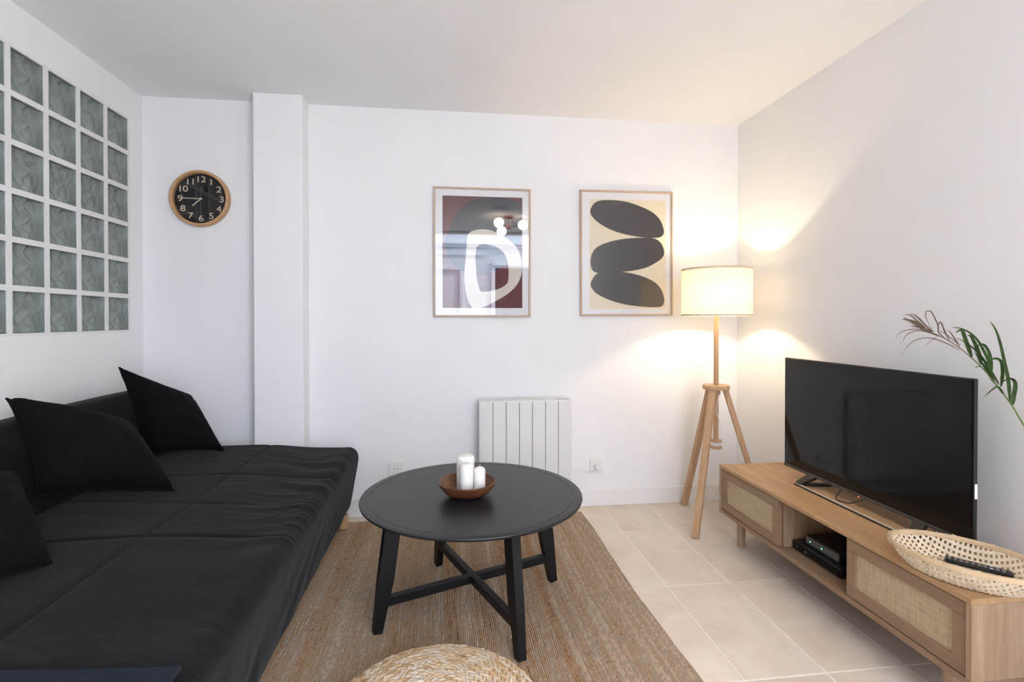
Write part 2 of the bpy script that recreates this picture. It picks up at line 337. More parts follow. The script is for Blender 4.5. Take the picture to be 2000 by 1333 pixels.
BROWN =  [
  ([(1.68, 1.496, 1.118), (1.677, 1.538, 1.138), (1.675, 1.586, 1.153), (1.672, 1.632, 1.151), (1.669, 1.673, 1.128), (1.666, 1.706, 1.081)], 0.0068),
  ([(1.68, 1.565, 1.16), (1.688, 1.625, 1.176), (1.695, 1.675, 1.177), (1.703, 1.72, 1.159), (1.71, 1.742, 1.131)], 0.0068),
  ([(1.68, 1.573, 1.167), (1.677, 1.634, 1.183), (1.674, 1.678, 1.182), (1.67, 1.712, 1.17), (1.667, 1.728, 1.149)], 0.0068),
  ([(1.68, 1.537, 1.148), (1.681, 1.57, 1.174), (1.682, 1.574, 1.198), (1.683, 1.59, 1.229), (1.683, 1.602, 1.247), (1.684, 1.62, 1.247), (1.685, 1.623, 1.229), (1.686, 1.612, 1.205), (1.687, 1.597, 1.18)], 0.0085),
  ([(1.68, 1.53, 1.148), (1.667, 1.536, 1.178), (1.654, 1.538, 1.21), (1.641, 1.535, 1.199), (1.628, 1.52, 1.172)], 0.0094),
  ([(1.68, 1.496, 1.13), (1.682, 1.515, 1.155), (1.684, 1.534, 1.178), (1.686, 1.55, 1.181)], 0.0085),
  ([(1.68, 1.576, 1.16), (1.697, 1.614, 1.144), (1.714, 1.658, 1.121)], 0.0034),
  ([(1.68, 1.587, 1.177), (1.678, 1.623, 1.187), (1.675, 1.664, 1.208), (1.673, 1.703, 1.23)], 0.0145),
  ([(1.68, 1.591, 1.179), (1.686, 1.631, 1.204), (1.693, 1.669, 1.23), (1.699, 1.7, 1.244)], 0.0077),
  ([(1.68, 1.591, 1.177), (1.685, 1.642, 1.19), (1.691, 1.691, 1.195)], 0.0145),
  ([(1.68, 1.614, 1.187), (1.659, 1.628, 1.212), (1.638, 1.635, 1.233), (1.618, 1.643, 1.237)], 0.0128),
  ([(1.68, 1.617, 1.189), (1.687, 1.668, 1.211), (1.694, 1.707, 1.219), (1.701, 1.738, 1.218)], 0.0145),
  ([(1.68, 1.606, 1.184), (1.68, 1.633, 1.215), (1.681, 1.665, 1.237), (1.681, 1.692, 1.235)], 0.0060),
  ([(1.68, 1.496, 1.133), (1.669, 1.53, 1.168), (1.657, 1.541, 1.178), (1.646, 1.523, 1.182)], 0.0051)]

# ================================================================== the setting
# floor: grout slab with separate tiles
fl = struct('floor', bx(XL - 0.02, XR + 0.02, YR, YB + 0.02, -0.06, -0.0015), 'grout', 'floor of large beige stone-look tiles with pale joints')
TX, TY, TOX, TOY = 0.2994, 0.6143, 0.996, 2.2208
tile_cache = {}
def tile_mesh(w, d):
    k = (round(w, 4), round(d, 4))
    if k not in tile_cache:
        bm = bx(-w / 2, w / 2, -d / 2, d / 2, -0.009, 0.0, bev=0.0012, seg=1)
        bmesh.ops.recalc_face_normals(bm, faces=bm.faces)
        me = bpy.data.meshes.new('tile'); bm.to_mesh(me); bm.free(); me.materials.append(M['tile']); tile_cache[k] = me
    return tile_cache[k]
g = 0.0045
for i in range(-11, 5):
    for j in range(-7, 3):
        x0, x1 = max(TOX + TX * i, XL), min(TOX + TX * (i + 1), XR)
        y0, y1 = max(TOY + TY * j, YR), min(TOY + TY * (j + 1), YB)
        if x1 - x0 < 0.02 or y1 - y0 < 0.02: continue
        o = bpy.data.objects.new('tile', tile_mesh(x1 - x0 - g, y1 - y0 - g)); link(o, fl)
        o.location = ((x0 + x1) / 2, (y0 + y1) / 2, random.uniform(-0.0004, 0.0003))
struct('ceiling', bx(XL - 0.15, XR + 0.15, YR - 0.15, YB + 0.15, ZC, ZC + 0.25), 'ceiling', 'flat white ceiling')
struct('wall_back', bx(XL - 0.15, XR + 0.15, YB, YB + 0.15, -0.06, ZC), 'wall', 'white back wall with the two framed prints')
struct('wall_right', bx(XR, XR + 0.15, YR - 0.15, YB, -0.06, ZC), 'wall', 'white right wall behind the television')
YC = 3.11
struct('wall_pillar', bx(-1.109, -0.837, YC, YB + 0.01, -0.0015, ZC, bev=0.004), 'wall', 'white square pillar standing out from the back wall')
GY0, GY1, GZ0, GZ1 = 1.7267, 3.1267, 1.1486, 2.3486
bm = bmesh.new(); T = 0.15
box(bm, XL - T, XL, YR - 0.15, GY0, -0.06, ZC); box(bm, XL - T, XL, GY1, YB, -0.06, ZC)
box(bm, XL - T, XL, GY0, GY1, -0.06, GZ0); box(bm, XL - T, XL, GY0, GY1, GZ1, ZC)
struct('wall_left', bm, 'wall', 'white left wall with the glass block window')
# rear: mostly open glazed front behind the camera
bm = bmesh.new()
box(bm, XL - T, -0.20, YR - 0.15, YR, -0.06, ZC); box(bm, XR - 0.14, XR + T, YR - 0.15, YR, -0.06, ZC); box(bm, -0.20, XR - 0.14, YR - 0.15, YR, ZC - 0.03, ZC)
struct('wall_rear', bm, 'wall', 'white surround of the wide opening to the terrace')
# baseboards
def baseboard(name, x0, x1, y0, y1, label):
    struct(name, bx(x0, x1, y0, y1, 0.0, 0.108, bev=0.003), 'trim', label)
baseboard('baseboard_back', -0.83, XR - 0.013, YB - 0.013, YB - 0.0005, 'white baseboard along the back wall')
baseboard('baseboard_right', XR - 0.013, XR - 0.0005, YR + 0.01, YB - 0.0005, 'white baseboard along the right wall')
# terrace and the house front across it (seen as a reflection in the picture glass)
struct('ground', bx(-9, 9, -5, YR - 0.001, -0.10, -0.02), 'terrace', 'grey stone terrace outside the opening')
FY = -4.2
bm = bmesh.new()
box(bm, -8, 0.977, FY - 0.3, FY, -0.02, 3.9); box(bm, 1.95, 2.5, FY - 0.3, FY, -0.02, 3.9); box(bm, 0.977, 1.95, FY - 0.3, FY, 2.30, 3.9)
for z0, z1, d, x0, x1 in ((2.70, 2.76, 0.06, -8, 2.5), (2.76, 2.80, 0.10, -8, 2.5), (2.54, 2.66, 0.035, -8, 0.775), (2.23, 2.28, 0.05, -1.2, 0.31), (2.335, 2.39, 0.05, 0.9, 2.03)):
    box(bm, x0, x1, FY, FY + d, z0, z1)
for x0, x1 in ((0.24, 0.31), (-1.2, -1.13), (0.9, 0.977), (1.95, 2.03)): box(bm, x0, x1, FY, FY + 0.04, -0.02, 2.28)
fac = struct('wall_opposite', bm, 'facade', 'pale plaster house front across the terrace')
struct('door_1', bx(0.977, 1.95, FY - 0.30, FY - 0.22, -0.02, 2.30), 'dark_inside', 'dark doorway in the house front across the terrace')

struct('wall_light_block', bx(-0.72, -0.60, FY, YR - 0.16, -0.02, 3.2), 'light_block', 'unseen dark slab added beside the terrace to cut light on the right wall')  # added out of view to keep house-front light off the right wall

# ---------------- glass block window
MB = 0.0244
bm = bmesh.new()
cols, rows = 7, 6
for c in range(cols + 1):
    y = GY0 + 0.2 * c
    box(bm, XL - 0.085, XL - 0.001, max(y - MB / 2, GY0), min(y + MB / 2, GY1), GZ0, GZ1)
for r in range(rows + 1):
    z = GZ0 + 0.2 * r
    for c in range(cols):
        y = GY0 + 0.2 * c
        box(bm, XL - 0.085, XL - 0.001, y + MB / 2, y + 0.2 - MB / 2, max(z - MB / 2, GZ0), min(z + MB / 2, GZ1))
win = struct('window_1', bm, 'mortar', 'window of clear wavy glass blocks set in white joints')
B2 = 0.2 / 2 - MB / 2
def core_mesh():
    bm = bmesh.new(); n = 30; b = B2 - 0.0009
    back = []
    for i in range(n + 1):
        row = []
        for j in range(n + 1):
            u, v = -1 + 2 * i / n, -1 + 2 * j / n
            x = -0.026 + 0.008 * noise.noise((u * 1.6 + 3, v * 0.9, 1.7)) + 0.003 * math.sin(6 * (u + 0.45 * noise.noise((3.1, v * 2.4, 0.5)) + 0.2 * v))
            tri = abs(((v * 0.9 + 0.35) % 1.0) - 0.5) * 2 - 0.5; q_ = u - 0.05 + 0.42 * tri + 0.15 * noise.noise((v * 3, 2.2, u))
            x += 0.011 * math.exp(-(q_ / 0.13) ** 2) - 0.006 * math.exp(-((q_ - 0.32) / 0.10) ** 2) + 0.005 * math.exp(-((q_ + 0.5) / 0.10) ** 2)
            row.append((x, u * b, v * b))
        back.append(row)
    rows_ = grid(bm, back)
    edge = [rows_[0][j] for j in range(n + 1)] + [rows_[i][n] for i in range(1, n + 1)] + [rows_[n][j] for j in range(n - 1, -1, -1)] + [rows_[i][0] for i in range(n - 1, 0, -1)]
    fr = [bm.verts.new((-0.004, v.co.y, v.co.z)) for v in edge]
    for k in range(len(edge)):
        q = (k + 1) % len(edge); bm.faces.new((edge[k], edge[q], fr[q], fr[k]))
    return bm
def pane_mesh():
    bm = bmesh.new(); n = 36; b = B2 - 0.001; P = []
    for i in range(n + 1):
        row = []
        for j in range(n + 1):
            u, v = -1 + 2 * i / n, -1 + 2 * j / n
            e = max(abs(u), abs(v)); edge = 0.0 if e < 0.88 else ((e - 0.88) / 0.12) ** 2 * 0.0015
            w = (1 - max(0, (e - 0.75) / 0.25)) if e > 0.75 else 1
            zz_ = u + 0.45 * noise.noise((v * 2.2, 1.3, 4.0)) + 0.22 * v; zig = math.exp(-(zz_ / 0.22) ** 2) - 0.8 * math.exp(-((zz_ - 0.5) / 0.16) ** 2) + 0.5 * math.exp(-((zz_ + 0.55) / 0.14) ** 2)
            h = 0.0052 * zig * w + 0.003 * w * noise.noise((u * 2.1 + 5, v * 1.3, 0.3))
            row.append((-0.0062 + h * 0.8 - edge, u * b, v * b))
        P.append(row)
    grid(bm, P)
    for f in bm.faces:
        f.normal_update()
    return bm
core0 = obj('glass_block', core_mesh(), 'block_core', win, 30); pane0 = obj('block_pane', pane_mesh(), 'block_pane', core0, 60, keep=True)
first = True
for c in range(cols):
    for r in range(rows):
        if first: o, p_ = core0, pane0; first = False
        else:
            o = core0.copy(); link(o, win); p_ = pane0.copy(); link(p_, o)
        o.location = (XL - 0.002, GY0 + 0.2 * (c + 0.5), GZ0 + 0.2 * (r + 0.5))
# dim room side closed off by a backing wall
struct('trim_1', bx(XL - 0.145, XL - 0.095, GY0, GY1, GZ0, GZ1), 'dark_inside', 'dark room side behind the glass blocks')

# ================================================================== sofa bed
sofa = thing('sofa_bed', 'charcoal fabric sofa bed with low backrest against the left wall', 'sofa', (-1.15, 2.0, 0.0))
SO = Vector((-1.15, 2.0, 0.0))
SY0, SY1 = 0.92, 3.10
def seat_z(x, y):
    t = min(1, max(0, (-0.60 - x) / 0.45)); z = 0.474 + 0.028 * (t * t * (3 - 2 * t))
    # stitched seams and soft puckers
    def groove(d, w, a): return -a * math.exp(-(d / w) ** 2)
    z += groove(x + 1.005, 0.010, 0.0035) + groove(y - 1.83 + 0.02 * math.sin(3 * x), 0.010, 0.005) + groove(y - 2.52, 0.010, 0.0035) + groove(y - 2.17 + 0.03 * math.sin(5 * x), 0.016, 0.0025)
    fr = math.exp(-((x + 0.62) / 0.32) ** 2); far = 0.35 + 0.65 * min(1, max(0, (y - 1.5) / 0.7))
    w = noise.noise((x * 2.4 + 1.5 * noise.noise((y * 1.3, 0.2, 8)), y * 10 + 2.2 * noise.noise((x * 2.6, y * 1.5, 5)), 0.4)) * (0.7 + 1.2 * noise.noise((x * 2, y * 1.7, 6.6))); w2 = noise.noise((x * 4.0, y * 24 + 3 * noise.noise((x * 3, y * 2, 1)), 2.2)) * (0.5 + noise.noise((x * 3, y * 2.2, 3.6)))
    z += (0.0120 * w + 0.0040 * w2) * (0.25 + 0.75 * fr) * far
    cn = noise.noise((x * 3.2 + 2 * noise.noise((y * 2, x, 4.4)), y * 8 + 2.5 * noise.noise((x * 2.2, y * 1.8, 7)), 3.7)); msk = max(0, noise.noise((x * 2.6, y * 2.4, 12.5)) + 0.15)
    z -= 0.010 * max(0.0, 1 - abs(cn) / 0.10) * msk * (0.4 + 0.6 * fr) * far
    z += 0.006 * noise.noise((x * 2.2, y * 2.2, 9.1))
    return z
prof = []                                              # (x, z offset mode) across the seat then down the front
for k in range(91): prof.append(('top', -1.52 + (0.945) * k / 90))
for k in range(1, 8): prof.append(('arc', k / 8 * math.pi / 2))
for k in range(0, 16): prof.append(('face', k / 15))
NY = 420; P = []
def edge_row(y, fall):
    row = []
    for kind, v in prof:
        if kind == 'top': x, z = v, seat_z(v, y)
        elif kind == 'arc':
            zt = seat_z(-0.575, y); r = 0.052
            x = -0.575 + r * math.sin(v); z = zt - r * (1 - math.cos(v))
        else:
            zt = seat_z(-0.575, y) - 0.052; z = zt + (0.118 - zt) * v; x = -0.523 - 0.050 * v ** 1.3
            x += (0.013 * noise.noise((y * 7 + 2 * v, v * 1.5, 7.7)) + 0.002 * noise.noise((y * 24, v * 2, 1.1))) * min(1, v * 2) * (1 - 0.5 * v)
        if fall > 0: z = z + (0.118 - z) * fall
        row.append((x - SO.x, y - SO.y, z))
    return row
for j in range(NY + 1):
    y = SY0 + (SY1 - SY0) * j / NY; row = edge_row(y, 0)
    d = min(y - SY0, SY1 - y)
    if d < 0.035:
        dz = 0.035 - math.sqrt(max(0, 0.035 ** 2 - (0.035 - d) ** 2)); row = [(a, b, c - dz * 0.6 if c > 0.3 else c) for a, b, c in row]
    P.append(row)
bm = bmesh.new(); RR = grid(bm, P)
for rr_ in (RR[0], RR[-1]):                             # end faces: a strip down to the frame
    lo_ = [bm.verts.new((v.co.x if v.co.x < 0.577 else 0.577, v.co.y, 0.118)) for v in rr_]
    for k in range(len(rr_) - 1):
        if rr_[k].co.z > 0.13: bm.faces.new((rr_[k], rr_[k + 1], lo_[k + 1], lo_[k]))
obj('mattress', bm, 'sofa', sofa, 70)
# stitched seams as raised threads on the seat
seam = bmesh.new()
tube(seam, [(-1.005 - SO.x + 0.004, y - SO.y, seat_z(-1.001, y) + 0.0012) for y in [SY0 + 0.05 + 0.04 * k for k in range(53)]], 0.0022, 5)
obj('seam', seam, 'sofa', sofa, 60)
# frame under the cover
obj('frame', bx(-0.36, 0.54, -1.05, 1.075, 0.083, 0.155, bev=0.01), 'black_metal', sofa)
for x in (-0.28, 0.565):
    for y in (-0.95, 1.07):
        bm = bmesh.new(); lathe(bm, [(0, 0.0115), (0.024, 0.0115), (0.0275, 0.014), (0.0275, 0.09), (0.0, 0.09)], 24, x if x < 0 else 0.548, y if y < 0 else 1.048)
        obj('leg', bm, 'beech', sofa, 40)
# backrest: upholstered leaning slab along the wall
P = []; nb = 120
for j in range(nb + 1):
    y = SY0 + 0.02 + (SY1 - SY0 - 0.04) * j / nb; row = []
    e = min(1, min(y - SY0 - 0.02, SY1 - 0.02 - y) / 0.06 + 0.02); sh = math.sqrt(max(0, 1 - (1 - e) ** 2))
    cx, cz = -1.60, 0.655
    for k in range(41):
        a = 2 * math.pi * k / 40
        lx = 0.082 * math.copysign(abs(math.cos(a)) ** 0.55, math.cos(a)) * (0.35 + 0.65 * sh)
        lz = 0.205 * math.copysign(abs(math.sin(a)) ** 0.42, math.sin(a)) * (0.88 + 0.12 * sh)
        lx += 0.006 * noise.noise((y * 5, a * 2, 3.3)) + 0.003 * noise.noise((y * 16, a * 3, 8.3))
        tilt = -0.20
        x = cx + lx * math.cos(tilt) + lz * math.sin(tilt) ; z = cz - lx * math.sin(tilt) * 0.4 + lz * math.cos(tilt)
        row.append((x - SO.x, y - SO.y, z - 0.012 + 0.006 * math.sin(y * 3)))
    P.append(row)
bm = bmesh.new(); R_ = grid(bm, P)
bm.faces.new(R_[0][:-1]); bm.faces.new(R_[-1][:-1]); bmesh.ops.remove_doubles(bm, verts=bm.verts, dist=1e-5)
obj('backrest', bm, 'sofa', sofa, 60)

# ------------------------------------------------------------------ cushions on the sofa
def cushion(c4, thick, label, seed, concave=0.09, sag=0.0, flip=1):
    TL, TR, BR, BL = [Vector(c) for c in c4]; cen = (TL + TR + BR + BL) / 4
    nrm = ((TR - BL).cross(BR - TL)).normalized() * flip
    n = 34; fr, bk = [], []
    base = Vector((cen.x, cen.y, min(BR.z, BL.z)))
    for i in range(n + 1):
        rf, rb = [], []
        for j in range(n + 1):
            u, v = -1 + 2 * i / n, -1 + 2 * j / n
            U = u * (1 - concave * (1 - v * v) * abs(u)); V = v * (1 - concave * (1 - u * u) * abs(v))
            a, b = (U + 1) / 2, (V + 1) / 2
            p = TL * (1 - a) * (1 - b) + TR * a * (1 - b) + BR * a * b + BL * (1 - a) * b
            p = p - Vector((0, 0, sag * (1 - u * u) * max(0, -v)))
            m = max(0.0, (1 - u * u) * (1 - v * v)) ** 0.40
            corner = (abs(u) * abs(v)) ** 2
            wr = 0.010 * noise.noise((u * 2.2 + seed, v * 2.2, seed * 1.7)) * m
            cr = 0.014 * corner * noise.noise((u * 7 + seed, v * 7, 0.3)) + 0.006 * noise.noise((u * 6 + v * 3, seed, v * 5)) * m
            rim = 0.0025 if 0 < i < n and 0 < j < n else 0
            rf.append(p + nrm * (thick * m * 0.62 + wr + cr + rim) - base); rb.append(p - nrm * (thick * m * 0.38 + rim) + nrm * cr - base)
        fr.append(rf); bk.append(rb)
    bm = bmesh.new(); grid(bm, fr); grid(bm, bk); bmesh.ops.remove_doubles(bm, verts=bm.verts, dist=2e-4)
    root = thing('cushion', label, 'cushion', base, 0, 'black cushions on the sofa bed')
    o = obj('cover', bm, 'cushion', root, 75)
    # corded seam round the edge
    e = [fr[i][0] for i in range(n + 1)] + [fr[n][j] for j in range(1, n + 1)] + [fr[i][n] for i in range(n - 1, -1, -1)] + [fr[0][j] for j in range(n - 1, -1, -1)]
    bm = bmesh.new(); tube(bm, e, 0.003, 5, False); obj('piping', bm, 'cushion', root, 70)
    return root
cushion([(-1.60, 2.728, 0.985), (-1.40, 3.00, 0.80), (-1.193, 2.911, 0.515), (-1.50, 2.745, 0.535)], 0.20, 'black cushion at the far end of the sofa, nearest the clock', 1.3, 0.10, flip=-1)
cushion([(-1.60, 2.082, 0.934), (-1.36, 2.37, 0.775), (-1.12, 2.262, 0.512), (-1.44, 2.00, 0.60)], 0.22, 'black cushion in the middle of the sofa, with a pointed corner above the backrest', 4.1, 0.10, flip=-1)
cushion([(-1.55, 1.47, 0.80), (-1.40, 1.86, 0.715), (-1.144, 1.640, 0.512), (-1.28, 1.33, 0.515)], 0.16, 'black cushion cut off by the left edge of the picture', 7.7, 0.10, flip=-1)
# navy throw laid over the near end
P = []
for i in range(31):
    row = []
    for j in range(9):
        x, y = -1.36 + 0.80 * i / 30, 0.965 + 0.19 * j / 8
        lift = 0.010 + 0.002 * noise.noise((x * 9, y * 12, 2))
        row.append((x + 0.96, y - 1.06, seat_z(x, y) + lift - 0.49))
    P.append(row)
bm = bmesh.new(); top = grid(bm, P); low = [[bm.verts.new((v.co.x, v.co.y, v.co.z - 0.009)) for v in r] for r in top]
for a, b in zip(low, low[1:]):
    for k in range(len(a) - 1): bm.faces.new((a[k], b[k], b[k + 1], a[k + 1]))
ed = [(i, 0) for i in range(31)] + [(30, j) for j in range(1, 9)] + [(i, 8) for i in range(29, -1, -1)] + [(0, j) for j in range(7, 0, -1)]
for k in range(len(ed)):
    a, b = ed[k], ed[(k + 1) % len(ed)]; bm.faces.new((top[a[0]][a[1]], top[b[0]][b[1]], low[b[0]][b[1]], low[a[0]][a[1]]))
tag(obj('throw_blanket', bm, 'throw', None, 40, (-0.96, 1.06, 0.49)), 'flat navy cloth laid over the near end of the sofa seat', 'blanket')

# ================================================================== rug: woven ribs with knots as real relief
import numpy as np
RX0, RX1, RY0, RY1 = -0.80, 0.845, 0.55, 3.14
rw, kl = 0.0078, 0.0112
NR = int((RX1 - RX0) / rw); NK = int((RY1 - RY0) / kl); su, sv = 4, 3
nu, nv = NR * su + 1, NK * sv + 1
rng = np.random.default_rng(5)
def smooth1(n, k, seed):
    r = np.random.default_rng(seed).normal(size=n + 8 * k); w = np.hanning(2 * k + 1); w /= w.sum(); o_ = np.convolve(r, w, 'same')[4 * k:4 * k + n]; return o_ / (np.abs(o_).max() + 1e-9)
U = np.arange(nu); V = np.arange(nv); ru = np.minimum(U // su, NR - 1); fu = (U % su) / su; fv = (V % sv) / sv
pu = np.sin(np.pi * fu) ** 0.7
stag = (ru % 2) * 0.5
ph = (V[None, :] / sv + stag[:, None]); pk = np.abs(np.sin(np.pi * ph)) ** 0.7
h = pu[:, None] * (0.35 + 0.65 * pk)
xx = RX0 + (RX1 - RX0) * U / (nu - 1); yy = RY0 + (RY1 - RY0) * V / (nv - 1)
wob = 0.006 * smooth1(nv, 60, 1)[None, :] * np.ones((nu, 1)) + 0.0015 * np.array([smooth1(nv, 25, 50 + r) for r in range(NR)])[ru]
edge = 0.012 * np.sin((yy - RY0) / (RY1 - RY0) * 7)[None, :] * ((xx - RX0) / (RX1 - RX0))[:, None] - 0.02 * np.clip(((yy - RY0) / (RY1 - RY0) - 0.8) / 0.2, 0, 1)[None, :] * ((xx - RX0) / (RX1 - RX0))[:, None]
X_ = xx[:, None] + wob + edge; Y_ = yy[None, :] + 0.006 * np.sin((xx - RX0) * 4)[:, None] + 0 * X_
Z_ = 0.0020 + 0.0085 * h + 0 * X_
Z_[0, :] = Z_[-1, :] = 0.0008; Z_[:, 0] = Z_[:, -1] = 0.0008
rowc = rng.normal(size=NR); rowc = 0.5 * rowc + 0.9 * np.convolve(rng.normal(size=NR), np.ones(5) / 5 ** 0.5, 'same')
streak = np.array([smooth1(NK + 2, 7, 900 + r) for r in range(NR)]); knot = rng.normal(size=(NR, NK + 2))
kk = np.clip(np.floor(ph).astype(int), 0, NK + 1)
tint = 0.5 + 0.10 * rowc[ru][:, None] + 0.11 * streak[ru[:, None], kk] + 0.10 * knot[ru[:, None], kk]
co = np.stack([X_, Y_, Z_], -1).reshape(-1, 3).astype(np.float32)
idx = np.arange(nu * nv).reshape(nu, nv)
quads = np.stack([idx[:-1, :-1], idx[1:, :-1], idx[1:, 1:], idx[:-1, 1:]], -1).reshape(-1, 4)
me = bpy.data.meshes.new('rug'); me.vertices.add(len(co)); me.vertices.foreach_set('co', co.ravel())
me.loops.add(quads.size); me.loops.foreach_set('vertex_index', quads.ravel().astype(np.int32))
me.polygons.add(len(quads)); me.polygons.foreach_set('loop_start', np.arange(0, quads.size, 4, dtype=np.int32))
me.update(calc_edges=True); me.polygons.foreach_set('use_smooth', np.ones(len(quads), dtype=bool))
at = me.attributes.new('tint', 'FLOAT', 'POINT'); at.data.foreach_set('value', np.clip(tint, 0, 1).ravel().astype(np.float32))
me.materials.append(M['rug']); rug = link(bpy.data.objects.new('rug', me))
tag(rug, 'brown woven jute rug under the coffee table', 'rug')

# ================================================================== coffee table
TC = Vector((0.103, 2.168, 0.0112))
tab = thing('coffee_table', 'round black coffee table with crossed stretchers on the jute rug', 'table', TC)
RT, H = 0.462, 0.479
bm = bmesh.new()
lathe(bm, [(0, H - 0.004), (0.424, H - 0.004), (0.4248, H - 0.0052), (0.4262, H - 0.0052), (0.427, H - 0.0038), (0.430, H - 0.0038), (RT - 0.006, H - 0.0038), (RT - 0.0015, H - 0.005), (RT, H - 0.008), (RT - 0.002, H - 0.014), (RT - 0.014, H - 0.021), (RT - 0.05, H - 0.026), (0, H - 0.026)], 128)
obj('tabletop', bm, 'table_black', tab, 30)
for a in (202, 292, 22, 112):
    c, s = math.cos(rad(a)), math.sin(rad(a))
    bm = bmesh.new(); bar(bm, (0.338 * c, 0.338 * s, H - 0.026), (0.372 * c, 0.372 * s, 0.20), 0.062, 0.036, 0.060, 0.036, (c, s, 0))
    bar(bm, (0.372 * c, 0.372 * s, 0.20), (0.405 * c, 0.405 * s, 0.0), 0.060, 0.036, 0.034, 0.032, (c, s, 0))
    bmesh.ops.remove_doubles(bm, verts=bm.verts, dist=1e-4)
    obj('leg', bm, 'leg_black', tab)
    obj('bracket', bar(bmesh.new(), (0.30 * c, 0.30 * s, H - 0.040), (0.02 * c, 0.02 * s, H - 0.040), 0.028, 0.03, side=(0, 0, 1)), 'leg_black', tab)
for a, dz in ((22, 0.0), (112, 0.0005)):
    c, s = math.cos(rad(a)), math.sin(rad(a))
    obj('stretcher', bar(bmesh.new(), (-0.375 * c, -0.375 * s, 0.112 + dz), (0.375 * c, 0.375 * s, 0.112 + dz), 0.034, 0.030, side=(0, 0, 1), bev=0.002), 'leg_black', tab)
# bowl and candles
ZT = TC.z + H - 0.004
bowl = bmesh.new()
lathe(bowl, [(0, 0.0), (0.045, 0.0), (0.062, 0.004), (0.096, 0.020), (0.113, 0.042), (0.1205, 0.058), (0.1205, 0.061), (0.117, 0.062), (0.109, 0.047), (0.097, 0.026), (0.088, 0.0150), (0.080, 0.0118), (0, 0.0115)], 72)
BC = Vector((0.080, 2.135, ZT + 0.0003))
tag(obj('bowl', bowl, 'acacia', None, 40, BC), 'round brown wooden bowl holding white candles on the coffee table', 'bowl')
def candle(dx, dy, r, h, z0, label, tilt=0):
    t = thing('candle', label, 'candle', BC + Vector((dx, dy, z0)), 0, 'white pillar candles in the wooden bowl')
    bm = bmesh.new(); lathe(bm, [(0, 0), (r - 0.002, 0), (r, 0.002), (r, h - 0.010), (r - 0.002, h - 0.004), (r - 0.007, h), (r * 0.55, h + 0.003), (0.004, h + 0.004), (0, h + 0.002)], 40)
    obj('wax', bm, 'wax', t, 45)
    bm = bmesh.new(); tube(bm, [(0, 0, h), (0.0005, 0, h + 0.008), (0.002, 0.001, h + 0.016)], 0.0011, 6); obj('wick', bm, 'wick', t, 60)
candle(-0.004, -0.032, 0.028, 0.126, 0.0122, 'white pillar candle standing in front of the widest one in the bowl')
candle(-0.006, 0.038, 0.038, 0.144, 0.0122, 'widest white pillar candle, at the back of the bowl')
candle(0.049, -0.030, 0.024, 0.109, 0.0122, 'shortest white pillar candle, at the right of the bowl')

# ================================================================== woven pouf
PC = Vector((-0.035, 1.405, 0.0112)); PR = 0.30
pouf = thing('pouf', 'round low pouf of braided banana fibre in front of the coffee table', 'pouf', PC)
def dome(r):
    t = r / PR; return 0.178 - 0.040 * t ** 2.6 - 0.01 * t
bm = bmesh.new(); lathe(bm, [(0, 0.002), (0.26, 0.002), (0.28, 0.02), (0.285, 0.09), (0.27, 0.125)] + [(r, dome(r) - 0.012) for r in (0.25, 0.2, 0.15, 0.1, 0.05)] + [(0, dome(0) - 0.012)], 64)
obj('core', bm, 'oak_shaded', pouf, 60)
def leaf_blob(bm, p, t, up, L, W, Hh, tint, lay):
    t = t.normalized(); s = up.cross(t).normalized(); u = t.cross(s).normalized()
    nseg, nr = 6, 6; rings = []
    fs = []
    for i in range(nseg + 1):
        a = -1 + 2 * i / nseg; k = max(0.0, 1 - abs(a) ** 2.2) ** 0.6
        if i in (0, nseg): rings.append([bm.verts.new(p + t * a * L)]); continue
        rings.append([bm.verts.new(p + t * a * L + s * math.cos(b) * W * k + u * math.sin(b) * Hh * k - u * abs(a) ** 2 * Hh * 0.9) for b in (2 * math.pi * q / nr for q in range(nr))])
    for a, b in zip(rings, rings[1:]):
        for q in range(nr):
            z = (q + 1) % nr
            if len(a) == 1: fs.append(bm.faces.new((a[0], b[q], b[z])))
            elif len(b) == 1: fs.append(bm.faces.new((a[q], a[z], b[0])))
            else: fs.append(bm.faces.new((a[q], a[z], b[z], b[q])))
    for f in fs:
        for l in f.loops: l[lay] = (tint, tint, tint, 1)
coil_list = [(0.014 + 0.0245 * k, None) for k in range(12)] + [(0.297, 0.118), (0.301, 0.092), (0.301, 0.066), (0.297, 0.040), (0.288, 0.016)]
for k, (r, zz) in enumerate(coil_list):
    bm = bmesh.new(); lay = bm.loops.layers.float_color.new('tint')
    n = max(5, int(2 * math.pi * r / 0.0205)); off = random.random() * 6
    for i in range(n):
        for sgn in (-1, 1):
            a = off + 2 * math.pi * (i + (0.5 if sgn > 0 else 0)) / n
            er = Vector((math.cos(a), math.sin(a), 0)); et = Vector((-math.sin(a), math.cos(a), 0))
            if zz is None:
                rr = r + sgn * 0.0058; sl = (dome(rr + 0.005) - dome(rr - 0.005)) / 0.01
                up = Vector((0, 0, 1)) - er * sl; up.normalize(); out = (er + Vector((0, 0, sl))).normalized()
                p = er * rr + Vector((0, 0, dome(min(rr, PR)) - 0.003))
            else:
                up = er; out = Vector((0, 0, -1)); p = er * (r - 0.004) + Vector((0, 0, zz - sgn * 0.0065))
            ang = 0.44 + random.uniform(-0.12, 0.12)
            t = et * math.cos(ang) + out * sgn * math.sin(ang) * -1
            leaf_blob(bm, p + up * random.uniform(-0.001, 0.002), t + up * 0.10, up, 0.0255 + random.uniform(-0.003, 0.005), 0.0058, 0.0080, min(1, max(0, random.gauss(0.72 - 0.9 * max(0, r - 0.1), 0.24))), lay)
    obj('braid_coil', bm, 'braid', pouf, 80)

